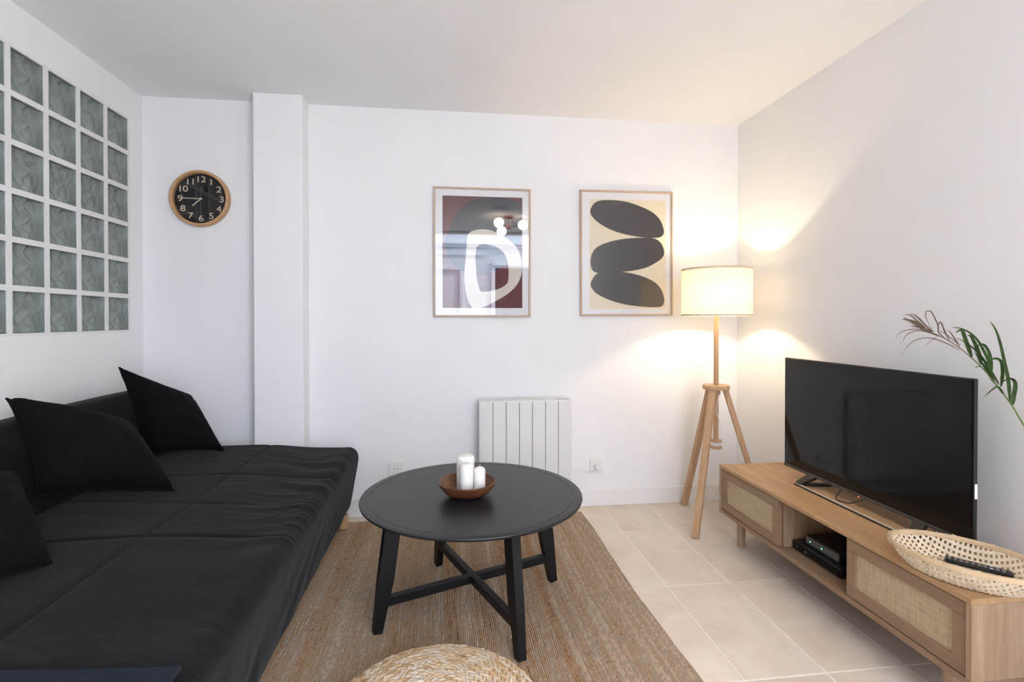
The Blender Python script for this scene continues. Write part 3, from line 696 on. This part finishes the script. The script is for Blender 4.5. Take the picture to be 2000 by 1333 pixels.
# ================================================================== floor lamp
LC = Vector((1.594, 2.889, 0.0))
lamp = thing('floor_lamp', 'oak tripod floor lamp with lit white drum shade in the corner', 'lamp', LC)
bm = bmesh.new(); lathe(bm, [(0.199, 1.243), (0.199, 1.515)], 72); lathe(bm, [(0.1975, 1.243), (0.1975, 1.515)], 72)
obj('lamp_shade', bm, 'shade', lamp, 60)
for z in (1.243, 1.515):
    bm = bmesh.new(); lathe(bm, [(0.1965, z - 0.005), (0.2005, z - 0.005), (0.2005, z + 0.005), (0.1965, z + 0.005)], 72, closed=True)
    tag(obj('shade_trim', bm, 'strip', lamp, 40), 'narrow beige binding of the shade')
bm = bmesh.new()
for a in (20, 140, 260): tube(bm, [(0, 0, 1.262), (0.196 * math.cos(rad(a)), 0.196 * math.sin(rad(a)), 1.250)], 0.002, 6)
obj('shade_ring', bm, 'white_plastic', lamp)
bm = bmesh.new(); lathe(bm, [(0, 0.475), (0.0145, 0.475), (0.0145, 1.255), (0, 1.255)], 20); obj('pole', bm, 'oak_z', lamp, 40)
bm = bmesh.new(); lathe(bm, [(0, 1.255), (0.018, 1.255), (0.018, 1.315), (0, 1.315)], 20); obj('socket', bm, 'white_plastic', lamp, 40)
bm = bmesh.new(); lathe(bm, [(0, 1.314), (0.012, 1.316), (0.020, 1.335), (0.029, 1.362), (0.026, 1.385), (0.015, 1.397), (0, 1.401)], 24); obj('bulb', bm, 'bulb', lamp, 60)
bm = bmesh.new(); lathe(bm, [(0, 0.800), (0.074, 0.800), (0.077, 0.803), (0.077, 0.823), (0.074, 0.826), (0, 0.826)], 48); obj('disc', bm, 'oak_z', lamp, 40)
bm = bmesh.new(); lathe(bm, [(0, 0.77), (0.024, 0.77), (0.024, 0.80), (0, 0.80)], 24); obj('collar', bm, 'oak_z', lamp, 40)
for fx, fy in ((1.366, 2.692), (1.537, 3.184), (1.868, 2.795)):
    d = Vector((fx, fy, 0)) - LC; u = d.normalized()
    bm = bmesh.new(); bar(bm, (u.x * 0.052, u.y * 0.052, 0.801), (d.x, d.y, 0.0), 0.040, 0.030, 0.036, 0.026, (-u.y, u.x, 0), bev=0.002)
    obj('leg', bm, 'oak_z', lamp)
for z in (0.452, 0.492):
    bm = bmesh.new(); lathe(bm, [(0, z - 0.007), (0.033, z - 0.007), (0.034, z), (0.033, z + 0.007), (0, z + 0.007)], 32); obj('spool', bm, 'oak_z', lamp, 40)
bm = bmesh.new(); n = 120
tube(bm, [(0.0215 * math.cos(0.4 * k), 0.0215 * math.sin(0.4 * k), 0.461 + 0.022 * k / n) for k in range(n)], 0.0024, 5)
obj('wound_cord', bm, 'white_plastic', lamp, 60)
bm = bmesh.new()
tube(bm, spline([(0.014, -0.016, 0.78), (-0.012, -0.022, 0.68), (0.004, -0.022, 0.63), (0.020, -0.020, 0.58), (0.012, -0.026, 0.50), (0.0, -0.0215, 0.482)]), 0.0022, 5)
tube(bm, spline([(0.021, -0.006, 0.462), (0.040, -0.01, 0.43), (0.036, 0.0, 0.36), (0.055, 0.03, 0.25), (0.04, 0.10, 0.12), (0.07, 0.2, 0.02), (0.15, 0.28, 0.006)]), 0.0022, 5)
obj('cord', bm, 'white_plastic', lamp, 60)
ld = bpy.data.lights.new('lamp_light', 'POINT'); ld.energy = LAMP_W; ld.color = (1.0, 0.80, 0.54); ld.shadow_soft_size = 0.020
lo = bpy.data.objects.new('lamp_light', ld); link(lo, lamp); lo.location = (0, 0, 1.358)

# ================================================================== television bench
X0, X1, Y0, Y1, Z0, Z1 = 1.500, 1.905, 1.296, 2.683, 0.148, 0.410
ben = thing('tv_bench', 'long low oak television bench with rattan doors against the right wall', 'tv bench', ((X0 + X1) / 2, (Y0 + Y1) / 2, 0))
BO = Vector(((X0 + X1) / 2, (Y0 + Y1) / 2, 0))
def bpart(name, x0, x1, y0, y1, z0, z1, mat, bev=0.0015, parent=None):
    return obj(name, bx(x0 - BO.x, x1 - BO.x, y0 - BO.y, y1 - BO.y, z0, z1, bev=bev), mat, parent or ben)
bpart('top', X0, X1, Y0, Y1, Z1 - 0.018, Z1, 'oak_y')
bpart('bottom', X0 + 0.001, X1, Y0, Y1, Z0, Z0 + 0.020, 'oak_shaded')
bpart('side', X0 + 0.001, X1, Y0, Y0 + 0.018, Z0 + 0.020, Z1 - 0.018, 'oak_side')
bpart('side', X0 + 0.001, X1, Y1 - 0.018, Y1, Z0 + 0.020, Z1 - 0.018, 'oak_side')
bpart('back', X1 - 0.010, X1, Y0 + 0.018, Y1 - 0.018, Z0 + 0.020, Z1 - 0.018, 'oak_shaded')
PL, PRr = 2.176, 1.772
bpart('partition', X0 + 0.032, X1 - 0.010, PL, PL + 0.018, Z0 + 0.020, Z1 - 0.018, 'oak_side')
bpart('partition', X0 + 0.032, X1 - 0.010, PRr - 0.018, PRr, Z0 + 0.020, Z1 - 0.018, 'oak_side')
def door(y0, y1):
    z0, z1 = Z0 + 0.0235, Z1 - 0.0230; xa, xb = X0 + 0.006, X0 + 0.028; fw = 0.042
    bm = bmesh.new()
    for a in ((y0, y1, z1 - fw, z1), (y0, y1, z0, z0 + fw), (y0, y0 + fw, z0 + fw, z1 - fw), (y1 - fw, y1, z0 + fw, z1 - fw)):
        box(bm, xa - BO.x, xb - BO.x, a[0] - BO.y, a[1] - BO.y, a[2], a[3], bev=0.001, seg=1)
    d = obj('door', bm, 'oak_shaded', ben)
    obj('rattan_panel', bx(xa + 0.007 - BO.x, xa + 0.011 - BO.x, y0 + fw - 0.002 - BO.y, y1 - fw + 0.002 - BO.y, z0 + fw - 0.002, z1 - fw + 0.002), 'rattan', d)
door(PL + 0.002, Y1 - 0.0215); door(Y0 + 0.0215, PRr - 0.002)
for x in (X0 + 0.062, X1 - 0.062):
    for y in (Y0 + 0.115, Y1 - 0.115):
        bm = bmesh.new(); lathe(bm, [(0, 0.0003), (0.0185, 0.0003), (0.020, 0.002), (0.0215, Z0 - 0.0005), (0, Z0 - 0.0005)], 28, x - BO.x, y - BO.y); obj('leg', bm, 'oak_side', ben, 40)
# boxes inside the open shelf
ZS = Z0 + 0.0202
t = thing('media_player', 'low black media player on the floor of the open bench shelf', 'media player', (1.66, 2.02, ZS))
obj('body', bx(-0.09, 0.13, -0.145, 0.145, 0.004, 0.042, bev=0.004), 'black_plastic', t)
obj('front_panel', bx(-0.093, -0.0905, -0.140, 0.140, 0.008, 0.038), 'screen', t)
for q, y in enumerate((0.11, 0.06, 0.05)):
    bm = bmesh.new(); bmesh.ops.create_icosphere(bm, subdivisions=1, radius=0.003, matrix=Matrix.Translation((-0.0935, y, 0.022))); obj('button', bm, 'grey_plastic', t, 60)
for x in (-0.07, 0.11):
    for y in (-0.12, 0.12): obj('foot', bx(x - 0.01, x + 0.01, y - 0.01, y + 0.01, 0, 0.005), 'black_plastic', t)
t = thing('set_top_box', 'black set-top box with grey front and green lights, stacked on the media player', 'set-top box', (1.69, 2.018, ZS + 0.0422))
obj('body', bx(-0.088, 0.09, -0.100, 0.100, 0.0, 0.040, bev=0.004), 'black_plastic', t)
obj('front_panel', bx(-0.091, -0.0885, -0.098, 0.098, 0.004, 0.034, bev=0.0008, seg=1), 'box_front', t)
for y in (0.070, 0.0):
    bm = bmesh.new(); bmesh.ops.create_icosphere(bm, subdivisions=2, radius=0.0032, matrix=Matrix.Translation((-0.0915, y, 0.018))); obj('status_light', bm, 'led_green', t, 60)
# loose cable under the bench
bm = bmesh.new(); tube(bm, spline([(1.86, 1.52, 0.006), (1.80, 1.50, 0.010), (1.74, 1.55, 0.006), (1.77, 1.60, 0.012), (1.83, 1.58, 0.006), (1.87, 1.66, 0.006)]), 0.005, 6)
tag(obj('cable', bm, 'black_plastic', None, 60), 'black cable lying on the tiles under the bench', 'cable')

# ================================================================== television
tv = thing('television', 'black flat-screen television standing on the oak bench', 'television', (1.75, 1.99, Z1))
VO = Vector((1.75, 1.99, Z1)); TZ0, TZ1, TY0, TY1 = 0.455 - Z1, 1.020 - Z1, -0.480, 0.495
obj('case', bx(0.004, 0.018, TY0, TY1, TZ0, TZ1, bev=0.003), 'black_plastic', tv)
obj('rear_housing', bx(0.018, 0.065, -0.42, 0.42, TZ0 + 0.02, TZ0 + 0.33, bev=0.012), 'black_plastic', tv)
obj('screen', bx(0.0005, 0.004, TY0 + 0.006, TY1 - 0.006, TZ0 + 0.014, TZ1 - 0.006), 'screen', tv)
obj('chin', bx(-0.001, 0.006, TY0 + 0.001, TY1 - 0.001, TZ0, TZ0 + 0.013, bev=0.001, seg=1), 'chin_plastic', tv)
st = bmesh.new()
box(st, -0.070, -0.052, -0.325, 0.322, 0.0004, 0.008, bev=0.0015, seg=1)
base = obj('stand_bar', st, 'black_plastic', tv)
obj('trim_strip', bx(-0.0685, -0.0535, -0.322, 0.319, 0.008, 0.0088), 'shine_beige', base)
for y, sg in ((0.310, -1), (-0.313, 1)):
    bm = bmesh.new(); bar(bm, (-0.060, y, 0.006), (0.012, y + sg * 0.030, 0.055), 0.034, 0.010, 0.06, 0.014, (0, 1, 0), bev=0.002)
    bar(bm, (-0.060, y, 0.005), (0.10, y + sg * 0.03, 0.005), 0.030, 0.008, 0.030, 0.008, (0, 1, 0)); obj('foot', bm, 'leg_black', tv)
bm = bmesh.new(); bmesh.ops.create_icosphere(bm, subdivisions=2, radius=0.003, matrix=Matrix.Translation((-0.0005, 0.0, TZ0 + 0.002))); obj('standby_light', bm, 'led_red', tv, 60)
bm = bmesh.new(); tube(bm, spline([(0.03, 0.10, 0.07), (0.0, 0.12, 0.020), (-0.03, 0.09, 0.006), (-0.02, 0.03, 0.010), (0.0, 0.0, 0.03), (0.04, -0.04, 0.06)]), 0.0025, 6); obj('cable', bm, 'black_plastic', tv, 60)
tag(obj('sticker', bx(0.006, 0.016, TY0 - 0.0012, TY0 - 0.0001, 0.205, 0.255), 'white_plastic', tv), 'white sticker on the edge of the case')

# ================================================================== basket with remote control
KC = Vector((1.618, 1.418, Z1)); ka, kb, KH = 0.198, 0.140, 0.070
kr = rad(-57)
bas = thing('basket', 'oval open-weave bamboo basket on the near end of the oak bench', 'basket', KC, kr)
def bowlmap(px, py, off=0.0):
    r = math.hypot(px, py)
    if r < 1e-6: return Vector((0, 0, 0.004 + off))
    if r < 0.62: f, z = r * 1.20, 0.0
    else:
        t = (r - 0.62) / 0.38; f = 0.744 + 0.256 * math.sin(t * math.pi / 2) ** 0.9 * (0.55 + 0.45 * t); z = KH * t ** 1.35
    k = f / r
    return Vector((px * k * ka, py * k * kb, 0.004 + z + off))
bm = bmesh.new()
def ribbon(bm, pts_fn, w):
    n = 40; rows_ = []
    for i in range(n + 1): rows_.append([pts_fn(i / n, -w / 2), pts_fn(i / n, w / 2)])
    up = [[bm.verts.new(p) for p in r] for r in rows_]; dn = [[bm.verts.new(p - Vector((0, 0, 0.0011))) for p in r] for r in rows_]
    for a, b, c, d in zip(up, up[1:], dn, dn[1:]):
        bm.faces.new((a[0], a[1], b[1], b[0])); bm.faces.new((c[0], d[0], d[1], c[1])); bm.faces.new((a[0], b[0], d[0], c[0])); bm.faces.new((a[1], c[1], d[1], b[1]))
nl, ns = 33, 23
for k in range(nl):
    x = -0.97 + 1.94 * k / (nl - 1); L = math.sqrt(max(0, 1 - x * x))
    ribbon(bm, lambda t, w, x=x, L=L, k=k: bowlmap(x + w, (2 * t - 1) * L * 0.975, 0.0008 * math.sin(t * 70 + k * math.pi)), 0.029)
la = obj('lattice', bm, 'strip', bas); bm = bmesh.new()
for k in range(ns):
    y = -0.96 + 1.92 * k / (ns - 1); L = math.sqrt(max(0, 1 - y * y))
    ribbon(bm, lambda t, w, y=y, L=L, k=k: bowlmap((2 * t - 1) * L * 0.975, y + w, 0.0012 + 0.0008 * math.sin(t * 100 + k * math.pi)), 0.041)
obj('lattice', bm, 'strip', bas)
for s_, zz in ((1.012, 0.0), (0.985, 0.0)):
    bm = bmesh.new(); n = 90; rings = []
    for i in range(n):
        a = 2 * math.pi * i / n; e = Vector((math.cos(a) * ka, math.sin(a) * kb, 0)) * s_; o_ = Vector((math.cos(a) / ka, math.sin(a) / kb, 0)).normalized()
        zc = 0.004 + KH - 0.006
        rings.append([bm.verts.new(e + o_ * u * 0.0022 + Vector((0, 0, zc + v * 0.0075))) for u, v in ((-1, -1), (1, -1), (1, 0.8), (0.4, 1), (-0.4, 1), (-1, 0.8))])
    for i in range(n):
        a, b = rings[i], rings[(i + 1) % n]
        for q in range(6): bm.faces.new((a[q], a[(q + 1) % 6], b[(q + 1) % 6], b[q]))
    obj('rim', bm, 'rim_strip', bas, 50)
rem = thing('remote_control', 'slim black remote control lying in the bamboo basket', 'remote control', (KC.x + 0.075, KC.y + 0.025, Z1 + 0.0085), rad(-50))
obj('body', bx(-0.082, 0.082, -0.0175, 0.0175, 0.0, 0.012, bev=0.004), 'black_plastic', rem)
for i in range(10):
    for j in range(3):
        x, y = -0.070 + 0.0145 * i, -0.010 + 0.010 * j
        mt = 'grey_plastic'
        if i == 7: mt = ('white_plastic', 'print_navy', 'led_red')[j] if j < 2 else 'white_plastic'
        obj('button', bx(x - 0.004, x + 0.004, y - 0.0030, y + 0.0030, 0.0118, 0.0134, bev=0.0008, seg=1), mt, rem)

# ================================================================== reed stem in a floor vase
VC = Vector((1.735, 1.06, 0.0))
bm = bmesh.new(); lathe(bm, [(0, 0.0005), (0.062, 0.0005), (0.082, 0.03), (0.095, 0.12), (0.090, 0.24), (0.062, 0.36), (0.040, 0.44), (0.034, 0.50), (0.040, 0.535), (0.037, 0.536), (0.030, 0.50), (0.034, 0.43), (0.05, 0.36), (0.07, 0.24), (0.06, 0.06), (0, 0.04)], 48)
tag(obj('vase', bm, 'vase', None, 50, VC), 'pale stoneware floor vase beside the bench, holding the reed', 'vase')
reed = thing('reed_plant', 'drooping reed stem with green leaves and a dried brown tip beside the television', 'plant', (VC.x, VC.y, 0.05))
RO = Vector((VC.x, VC.y, 0.05))
full = spline([(1.735, 1.06, 0.05), (1.732, 1.07, 0.30), (1.722, 1.11, 0.52), (1.70, 1.20, 0.72)] + STEM, 5)
rr_ = [0.0030 - 0.0020 * i / (len(full) - 1) for i in range(len(full))]; cut = len(full) - 17
bm = bmesh.new(); tube(bm, [p - RO for p in full[:cut]], rr_[:cut], 7); obj('stem', bm, 'stem', reed, 60)
bm = bmesh.new(); tube(bm, [p - RO for p in full[cut - 1:]], rr_[cut - 1:], 7); tag(obj('stem_tip', bm, 'leaf_dry', reed, 60), 'dried brown end of the stem')
def blade(pts, w, mat, dry):
    c = spline(pts, 6); n = len(c); bm = bmesh.new(); rows_ = []
    nv = Vector((-0.72, -0.68, random.uniform(-0.25, 0.25)))
    for i, p in enumerate(c):
        t = (c[min(i + 1, n - 1)] - c[max(i - 1, 0)])
        t = t.normalized() if t.length > 1e-6 else Vector((0, 0, 1)); s = t.cross(nv).normalized(); u = s.cross(t)
        f = i / (n - 1); k = (min(1, f / 0.18 + 0.25)) * (1 - f ** 2.2) ** 0.8 + 0.02
        hw = w * 0.5 * k * (0.46 if not dry else 0.48)
        rows_.append([p - RO + s * hw + u * hw * 0.35, p - RO, p - RO - s * hw + u * hw * 0.35])
    grid(bm, rows_)
    ext = bmesh.ops.solidify(bm, geom=bm.faces[:], thickness=0.0004)
    obj('leaf', bm, mat, reed, 60)
for pts, w in GREEN: blade(pts, w, 'leaf', False)
for pts, w in BROWN: blade(pts, w, 'leaf_dry', True)

# ================================================================== framed prints
def picture(name, label, x0, x1, z0, z1, layers, artrect, paper, rot=0.0):
    """hung flat on the back wall; x to the right, z up, print faces the room"""
    cx, cz = (x0 + x1) / 2, (z0 + z1) / 2; w, h = x1 - x0, z1 - z0
    t = thing(name, label, 'picture', (cx, YB - 0.0006, cz)); t.rotation_euler = (0, rot, 0)
    fw, fd = 0.0115, 0.024
    for nm, a in (('v', (-w / 2, -w / 2 + fw, -h / 2, h / 2)), ('v', (w / 2 - fw, w / 2, -h / 2, h / 2)), ('h', (-w / 2 + fw, w / 2 - fw, h / 2 - fw, h / 2)), ('h', (-w / 2 + fw, w / 2 - fw, -h / 2, -h / 2 + fw))):
        obj('frame_rail', bx(a[0], a[1], -fd, -0.0002, a[2], a[3], bev=0.0012, seg=1), 'frame_oak', t)
    obj('paper', bx(-w / 2 + fw, w / 2 - fw, -0.012, -0.001, -h / 2 + fw, h / 2 - fw), 'paper_white', t)
    ax0, ax1, az0, az1 = artrect                     # as fractions of the frame, measured from its left and top
    X = lambda u: -w / 2 + w * (ax0 + (ax1 - ax0) * u); Z = lambda v: h / 2 - h * (az0 + (az1 - az0) * v)
    d = -0.0122
    obj('print', bx(X(0), X(1), d, -0.012, Z(1), Z(0)), paper, t)
    for lname, mt, outer, inner in layers:
        d -= 0.0003; bm = bmesh.new()
        so = smoothloop(outer); vo = [bm.verts.new((X(min(1, max(0, u))), d, Z(min(1, max(0, v))))) for u, v in so]
        if inner:
            vi = [bm.verts.new((X(u), d, Z(v))) for u, v in smoothloop(inner)]
            es = [bm.edges.new((vo[i], vo[(i + 1) % len(vo)])) for i in range(len(vo))] + [bm.edges.new((vi[i], vi[(i + 1) % len(vi)])) for i in range(len(vi))]
            bmesh.ops.triangle_fill(bm, use_beauty=True, edges=es, normal=(0, -1, 0))
        else: bm.faces.new(vo)
        o = obj('print_shape', bm, mt, t)
        o['label'] = lname
    obj('glass', bx(-w / 2 + fw - 0.002, w / 2 - fw + 0.002, -0.0185, -0.0165, -h / 2 + fw - 0.002, h / 2 - fw + 0.002), 'pane', t)
N1 = lambda pts: [((a - 120) / 766.0, (b - (130 + (a - 120) * 0.026 * (1 - (b - 140) / 1080.0))) / (1091.0 - (a - 120) * 0.026)) for a, b in pts]
ARCH = [(150, 600), (172, 480), (215, 380), (270, 280), (350, 205), (430, 167), (530, 152), (680, 152), (780, 168), (850, 195), (884, 250), (886, 420), (862, 560), (805, 660), (735, 745), (640, 840), (560, 880), (450, 892), (330, 870), (230, 800), (170, 710)]
RING = [(355, 525), (395, 475), (490, 455), (600, 470), (720, 530), (825, 615), (868, 710), (882, 800), (874, 890), (830, 985), (740, 1072), (650, 1128), (560, 1178), (480, 1213), (430, 1219), (390, 1198), (352, 1120), (331, 985), (328, 870), (338, 740), (347, 620)]
HOLE = [(435, 690), (447, 625), (490, 598), (560, 602), (640, 626), (708, 680), (742, 760), (752, 850), (750, 925), (735, 972), (680, 1012), (600, 1040), (530, 1052), (482, 1050), (464, 1005), (446, 930), (438, 840), (434, 760)]
picture('framed_print', 'framed print of a cream ring on slate and rust, left of the two prints', -0.088, 0.524, 1.234, 2.046,
        [('dark slate rounded shape', 'print_navy', N1(ARCH), None), ('cream ring', 'print_cream', N1(RING), N1(HOLE))], (0.091, 0.913, 0.066, 0.931), 'print_rust')
N2 = lambda pts: [((a - 1283) / 570.0, (b - 178 - (a - 1283) * 0.012) / 832.0) for a, b in pts]
E1 = [(1290, 285), (1310, 220), (1360, 190), (1450, 185), (1550, 195), (1650, 225), (1750, 272), (1810, 330), (1838, 400), (1838, 440), (1812, 465), (1760, 470), (1650, 463), (1530, 440), (1430, 405), (1340, 350)]
E2 = [(1290, 650), (1302, 590), (1340, 542), (1420, 505), (1520, 482), (1640, 470), (1740, 470), (1790, 485), (1825, 520), (1842, 575), (1830, 620), (1780, 660), (1700, 700), (1600, 722), (1500, 733), (1400, 740), (1330, 735), (1298, 705)]
E3 = [(1290, 830), (1310, 775), (1345, 740), (1420, 730), (1540, 733), (1660, 760), (1760, 805), (1815, 860), (1840, 930), (1838, 975), (1815, 1000), (1750, 1003), (1650, 995), (1530, 975), (1420, 940), (1330, 890)]
picture('framed_print', 'framed print of three stacked dark ovals on sand, beside the lamp', 0.848, 1.473, 1.242, 2.056,
        [('dark charcoal oval', 'print_charcoal', N2(E), None) for E in (E1, E2, E3)], (0.100, 0.925, 0.070, 0.945), 'print_sand', rad(-0.2))

# ================================================================== wall clock
ck = thing('wall_clock', 'round black clock with wooden rim and pale gold numerals beside the pillar', 'clock', (-1.444, YB - 0.0006, 1.929))
def ylathe(prof, n=72):
    bm = lathe(bmesh.new(), prof, n); bmesh.ops.rotate(bm, verts=bm.verts, cent=(0, 0, 0), matrix=Matrix.Rotation(rad(90), 3, 'X')); return bm   # z -> -y
obj('rim', ylathe([(0.150, 0.0), (0.162, 0.0), (0.164, 0.006), (0.1635, 0.036), (0.161, 0.043), (0.155, 0.0455), (0.149, 0.043), (0.1465, 0.036), (0.1455, 0.010), (0.150, 0.0)]), 'clock_wood', ck, 40)
obj('face', ylathe([(0, 0.0), (0.1465, 0.0), (0.1465, 0.012), (0, 0.012)]), 'clock_face', ck, 40)
obj('glass', ylathe([(0, 0.030), (0.1462, 0.030), (0.1462, 0.0315), (0, 0.0315)]), 'clock_pane', ck, 40)
def numeral(txt, x, z, size):
    cu = bpy.data.curves.new('numeral', 'FONT'); cu.body = txt; cu.size = size; cu.align_x = 'CENTER'; cu.align_y = 'CENTER'; cu.extrude = 0.0006; cu.resolution_u = 6
    cu.space_character = 0.95
    tmp = bpy.data.objects.new('numeral', cu); C.objects.link(tmp)
    dg = bpy.context.evaluated_depsgraph_get(); me = bpy.data.meshes.new_from_object(tmp.evaluated_get(dg))
    bpy.data.objects.remove(tmp); me.materials.clear(); me.materials.append(M['brass'])
    o = bpy.data.objects.new('numeral', me); link(o, ck); o.rotation_euler = (rad(90), 0, 0); o.scale = (1.22, 1, 1); o.location = (x, -0.0128, z)
for k in range(1, 13):
    a = rad(90 - 30 * k); numeral(str(k), 0.115 * math.cos(a), 0.115 * math.sin(a) - 0.001, 0.051)
def hand(ang, L, w0, w1, y, tail, name, mt='brass'):
    c, s = math.cos(ang), math.sin(ang); obj(name, bar(bmesh.new(), (-tail * c, y, -tail * s), (L * c, y, L * s), w0, 0.0010, w1, 0.0010, (-s, 0, c)), mt, ck)
hand(rad(90 - 30 * 7.62), 0.063, 0.0055, 0.0055, -0.0145, 0.008, 'hour_hand')
hand(rad(90 - 6 * 45.3), 0.105, 0.0045, 0.0045, -0.0165, 0.008, 'minute_hand')
hand(rad(90 - 6 * 30.2), 0.110, 0.0011, 0.0011, -0.0185, 0.070, 'second_hand', 'grey_plastic')
obj('hub', ylathe([(0, 0.011), (0.005, 0.011), (0.005, 0.021), (0, 0.021)], 20), 'brass', ck, 40)

# ================================================================== radiator
ra = thing('radiator', 'white electric panel radiator on the back wall behind the coffee table', 'radiator', (0.4795, YB - 0.001, 0.13))
RW, RH = 0.574, 0.586
obj('core', bx(-RW / 2 + 0.004, RW / 2 - 0.004, -0.092, -0.034, 0.004, RH - 0.012), 'dark_gap', ra)
pw = RW / 7
for k in range(7):
    x0 = -RW / 2 + pw * k
    obj('panel', bx(x0 + 0.0012, x0 + pw - 0.0012, -0.110, -0.090, 0.0, RH - 0.010, bev=0.003), 'radiator', ra)
bm = bmesh.new()
box(bm, -RW / 2, RW / 2, -0.108, -0.096, RH - 0.012, RH, bev=0.003); box(bm, -RW / 2, RW / 2, -0.062, -0.032, RH - 0.012, RH, bev=0.002)
for k in range(8):
    x0 = -RW / 2 + pw * k - 0.010; box(bm, max(x0, -RW / 2), min(x0 + 0.020, RW / 2), -0.098, -0.060, RH - 0.011, RH - 0.001)
obj('top_grille', bm, 'radiator', ra)
for s_ in (-1, 1): obj('end_cap', bx(s_ * RW / 2 - 0.003, s_ * RW / 2 + 0.003, -0.106, -0.034, 0.002, RH - 0.002, bev=0.002), 'radiator', ra)
obj('control_panel', bx(RW / 2 - 0.082, RW / 2 - 0.012, -0.094, -0.070, RH - 0.006, RH + 0.002), 'grey_plastic', ra)
for k in range(5): obj('button', bx(RW / 2 - 0.078 + 0.013 * k, RW / 2 - 0.069 + 0.013 * k, -0.088, -0.078, RH + 0.002, RH + 0.004), 'white_plastic', ra)
for s_ in (-0.18, 0.18): obj('wall_bracket', bx(s_ - 0.015, s_ + 0.015, -0.036, 0.0004, 0.1, RH - 0.08), 'radiator', ra)
bm = bmesh.new(); tube(bm, spline([(RW / 2 - 0.02, -0.05, 0.16), (RW / 2 + 0.01, -0.035, 0.145), (RW / 2 + 0.055, -0.02, 0.118), (RW / 2 + 0.12, -0.015, 0.104), (RW / 2 + 0.17, -0.02, 0.106), (0.482, -0.035, 0.118)]), 0.0030, 6); obj('cord', bm, 'white_plastic', ra, 60)
pl = lathe(bmesh.new(), [(0, 0.012), (0.019, 0.012), (0.020, 0.016), (0.020, 0.038), (0.016, 0.044), (0, 0.045)], 28)
bmesh.ops.rotate(pl, verts=pl.verts, cent=(0, 0, 0), matrix=Matrix.Rotation(rad(90), 3, 'X')); bmesh.ops.translate(pl, verts=pl.verts, vec=(0.482, 0, 0.132)); obj('plug', pl, 'white_plastic', ra, 40)

# ------------------------------------------------------------------ wall sockets
def outlet(x, z, label):
    t = thing('wall_socket', label, 'socket', (x, YB - 0.0006, z))
    obj('plate', bx(-0.0425, 0.0425, -0.010, 0, -0.0425, 0.0425, bev=0.003), 'white_plastic', t)
    bm = lathe(bmesh.new(), [(0.0225, 0.010), (0.0225, 0.0125), (0.0205, 0.0125), (0.020, 0.0106), (0, 0.0106)], 32); bmesh.ops.rotate(bm, verts=bm.verts, cent=(0, 0, 0), matrix=Matrix.Rotation(rad(90), 3, 'X')); obj('well', bm, 'white_plastic', t, 40)
    for dx in (-0.0095, 0.0095):
        bm = lathe(bmesh.new(), [(0, 0.0110), (0.0028, 0.0110), (0.0028, 0.0100)], 12); bmesh.ops.rotate(bm, verts=bm.verts, cent=(0, 0, 0), matrix=Matrix.Rotation(rad(90), 3, 'X')); bmesh.ops.translate(bm, verts=bm.verts, vec=(dx, 0, 0)); obj('pin_hole', bm, 'dark_gap', t)
outlet(-0.321, 0.290, 'empty white wall socket left of the radiator, behind the table')
outlet(0.961, 0.262, 'white wall socket with the radiator plug in it')

# ================================================================== ceiling fittings behind the camera (seen mirrored in the left print)
ch = thing('ceiling_lamp', 'copper ceiling lamp with three lit white globes, mirrored in the left print', 'ceiling lamp', (0.765, 0.0, ZC))
bm = bmesh.new(); lathe(bm, [(0, -0.0003), (0.062, -0.0003), (0.062, -0.020), (0.055, -0.026), (0, -0.026)], 40); obj('canopy', bm, 'copper', ch, 40)
bm = bmesh.new(); tube(bm, [(0, 0, -0.02), (0, 0, -0.14)], 0.006, 10); lathe(bm, [(0, -0.115), (0.022, -0.120), (0.028, -0.14), (0.02, -0.158), (0, -0.162)], 24); obj('stem', bm, 'copper', ch, 50)
for gx, gy, gz in ((-0.135, 0.10, -0.105), (-0.072, -0.16, -0.165), (0.180, 0.02, -0.112)):
    bm = bmesh.new(); tube(bm, [(0, 0, -0.14), (gx * 0.66, gy * 0.66, -0.14 + (gz + 0.14) * 0.6)], 0.006, 8); a_ = obj('arm', bm, 'copper', ch, 50)
    bm = bmesh.new(); bmesh.ops.create_uvsphere(bm, u_segments=28, v_segments=16, radius=0.063, matrix=Matrix.Translation((gx, gy, gz))); obj('globe', bm, 'globe', ch, 80)
dv = thing('smoke_detector', 'small round white detector on the ceiling', 'detector', (0.62, 0.50, ZC))
bm = bmesh.new(); lathe(bm, [(0, -0.0003), (0.07, -0.0003), (0.07, -0.02), (0.058, -0.034), (0, -0.036)], 36); obj('housing', bm, 'white_plastic', dv, 40)
bm = bmesh.new(); lathe(bm, [(0, -0.035), (0.02, -0.035), (0.018, -0.040), (0, -0.040)], 20); obj('vent', bm, 'grey_plastic', dv, 40)
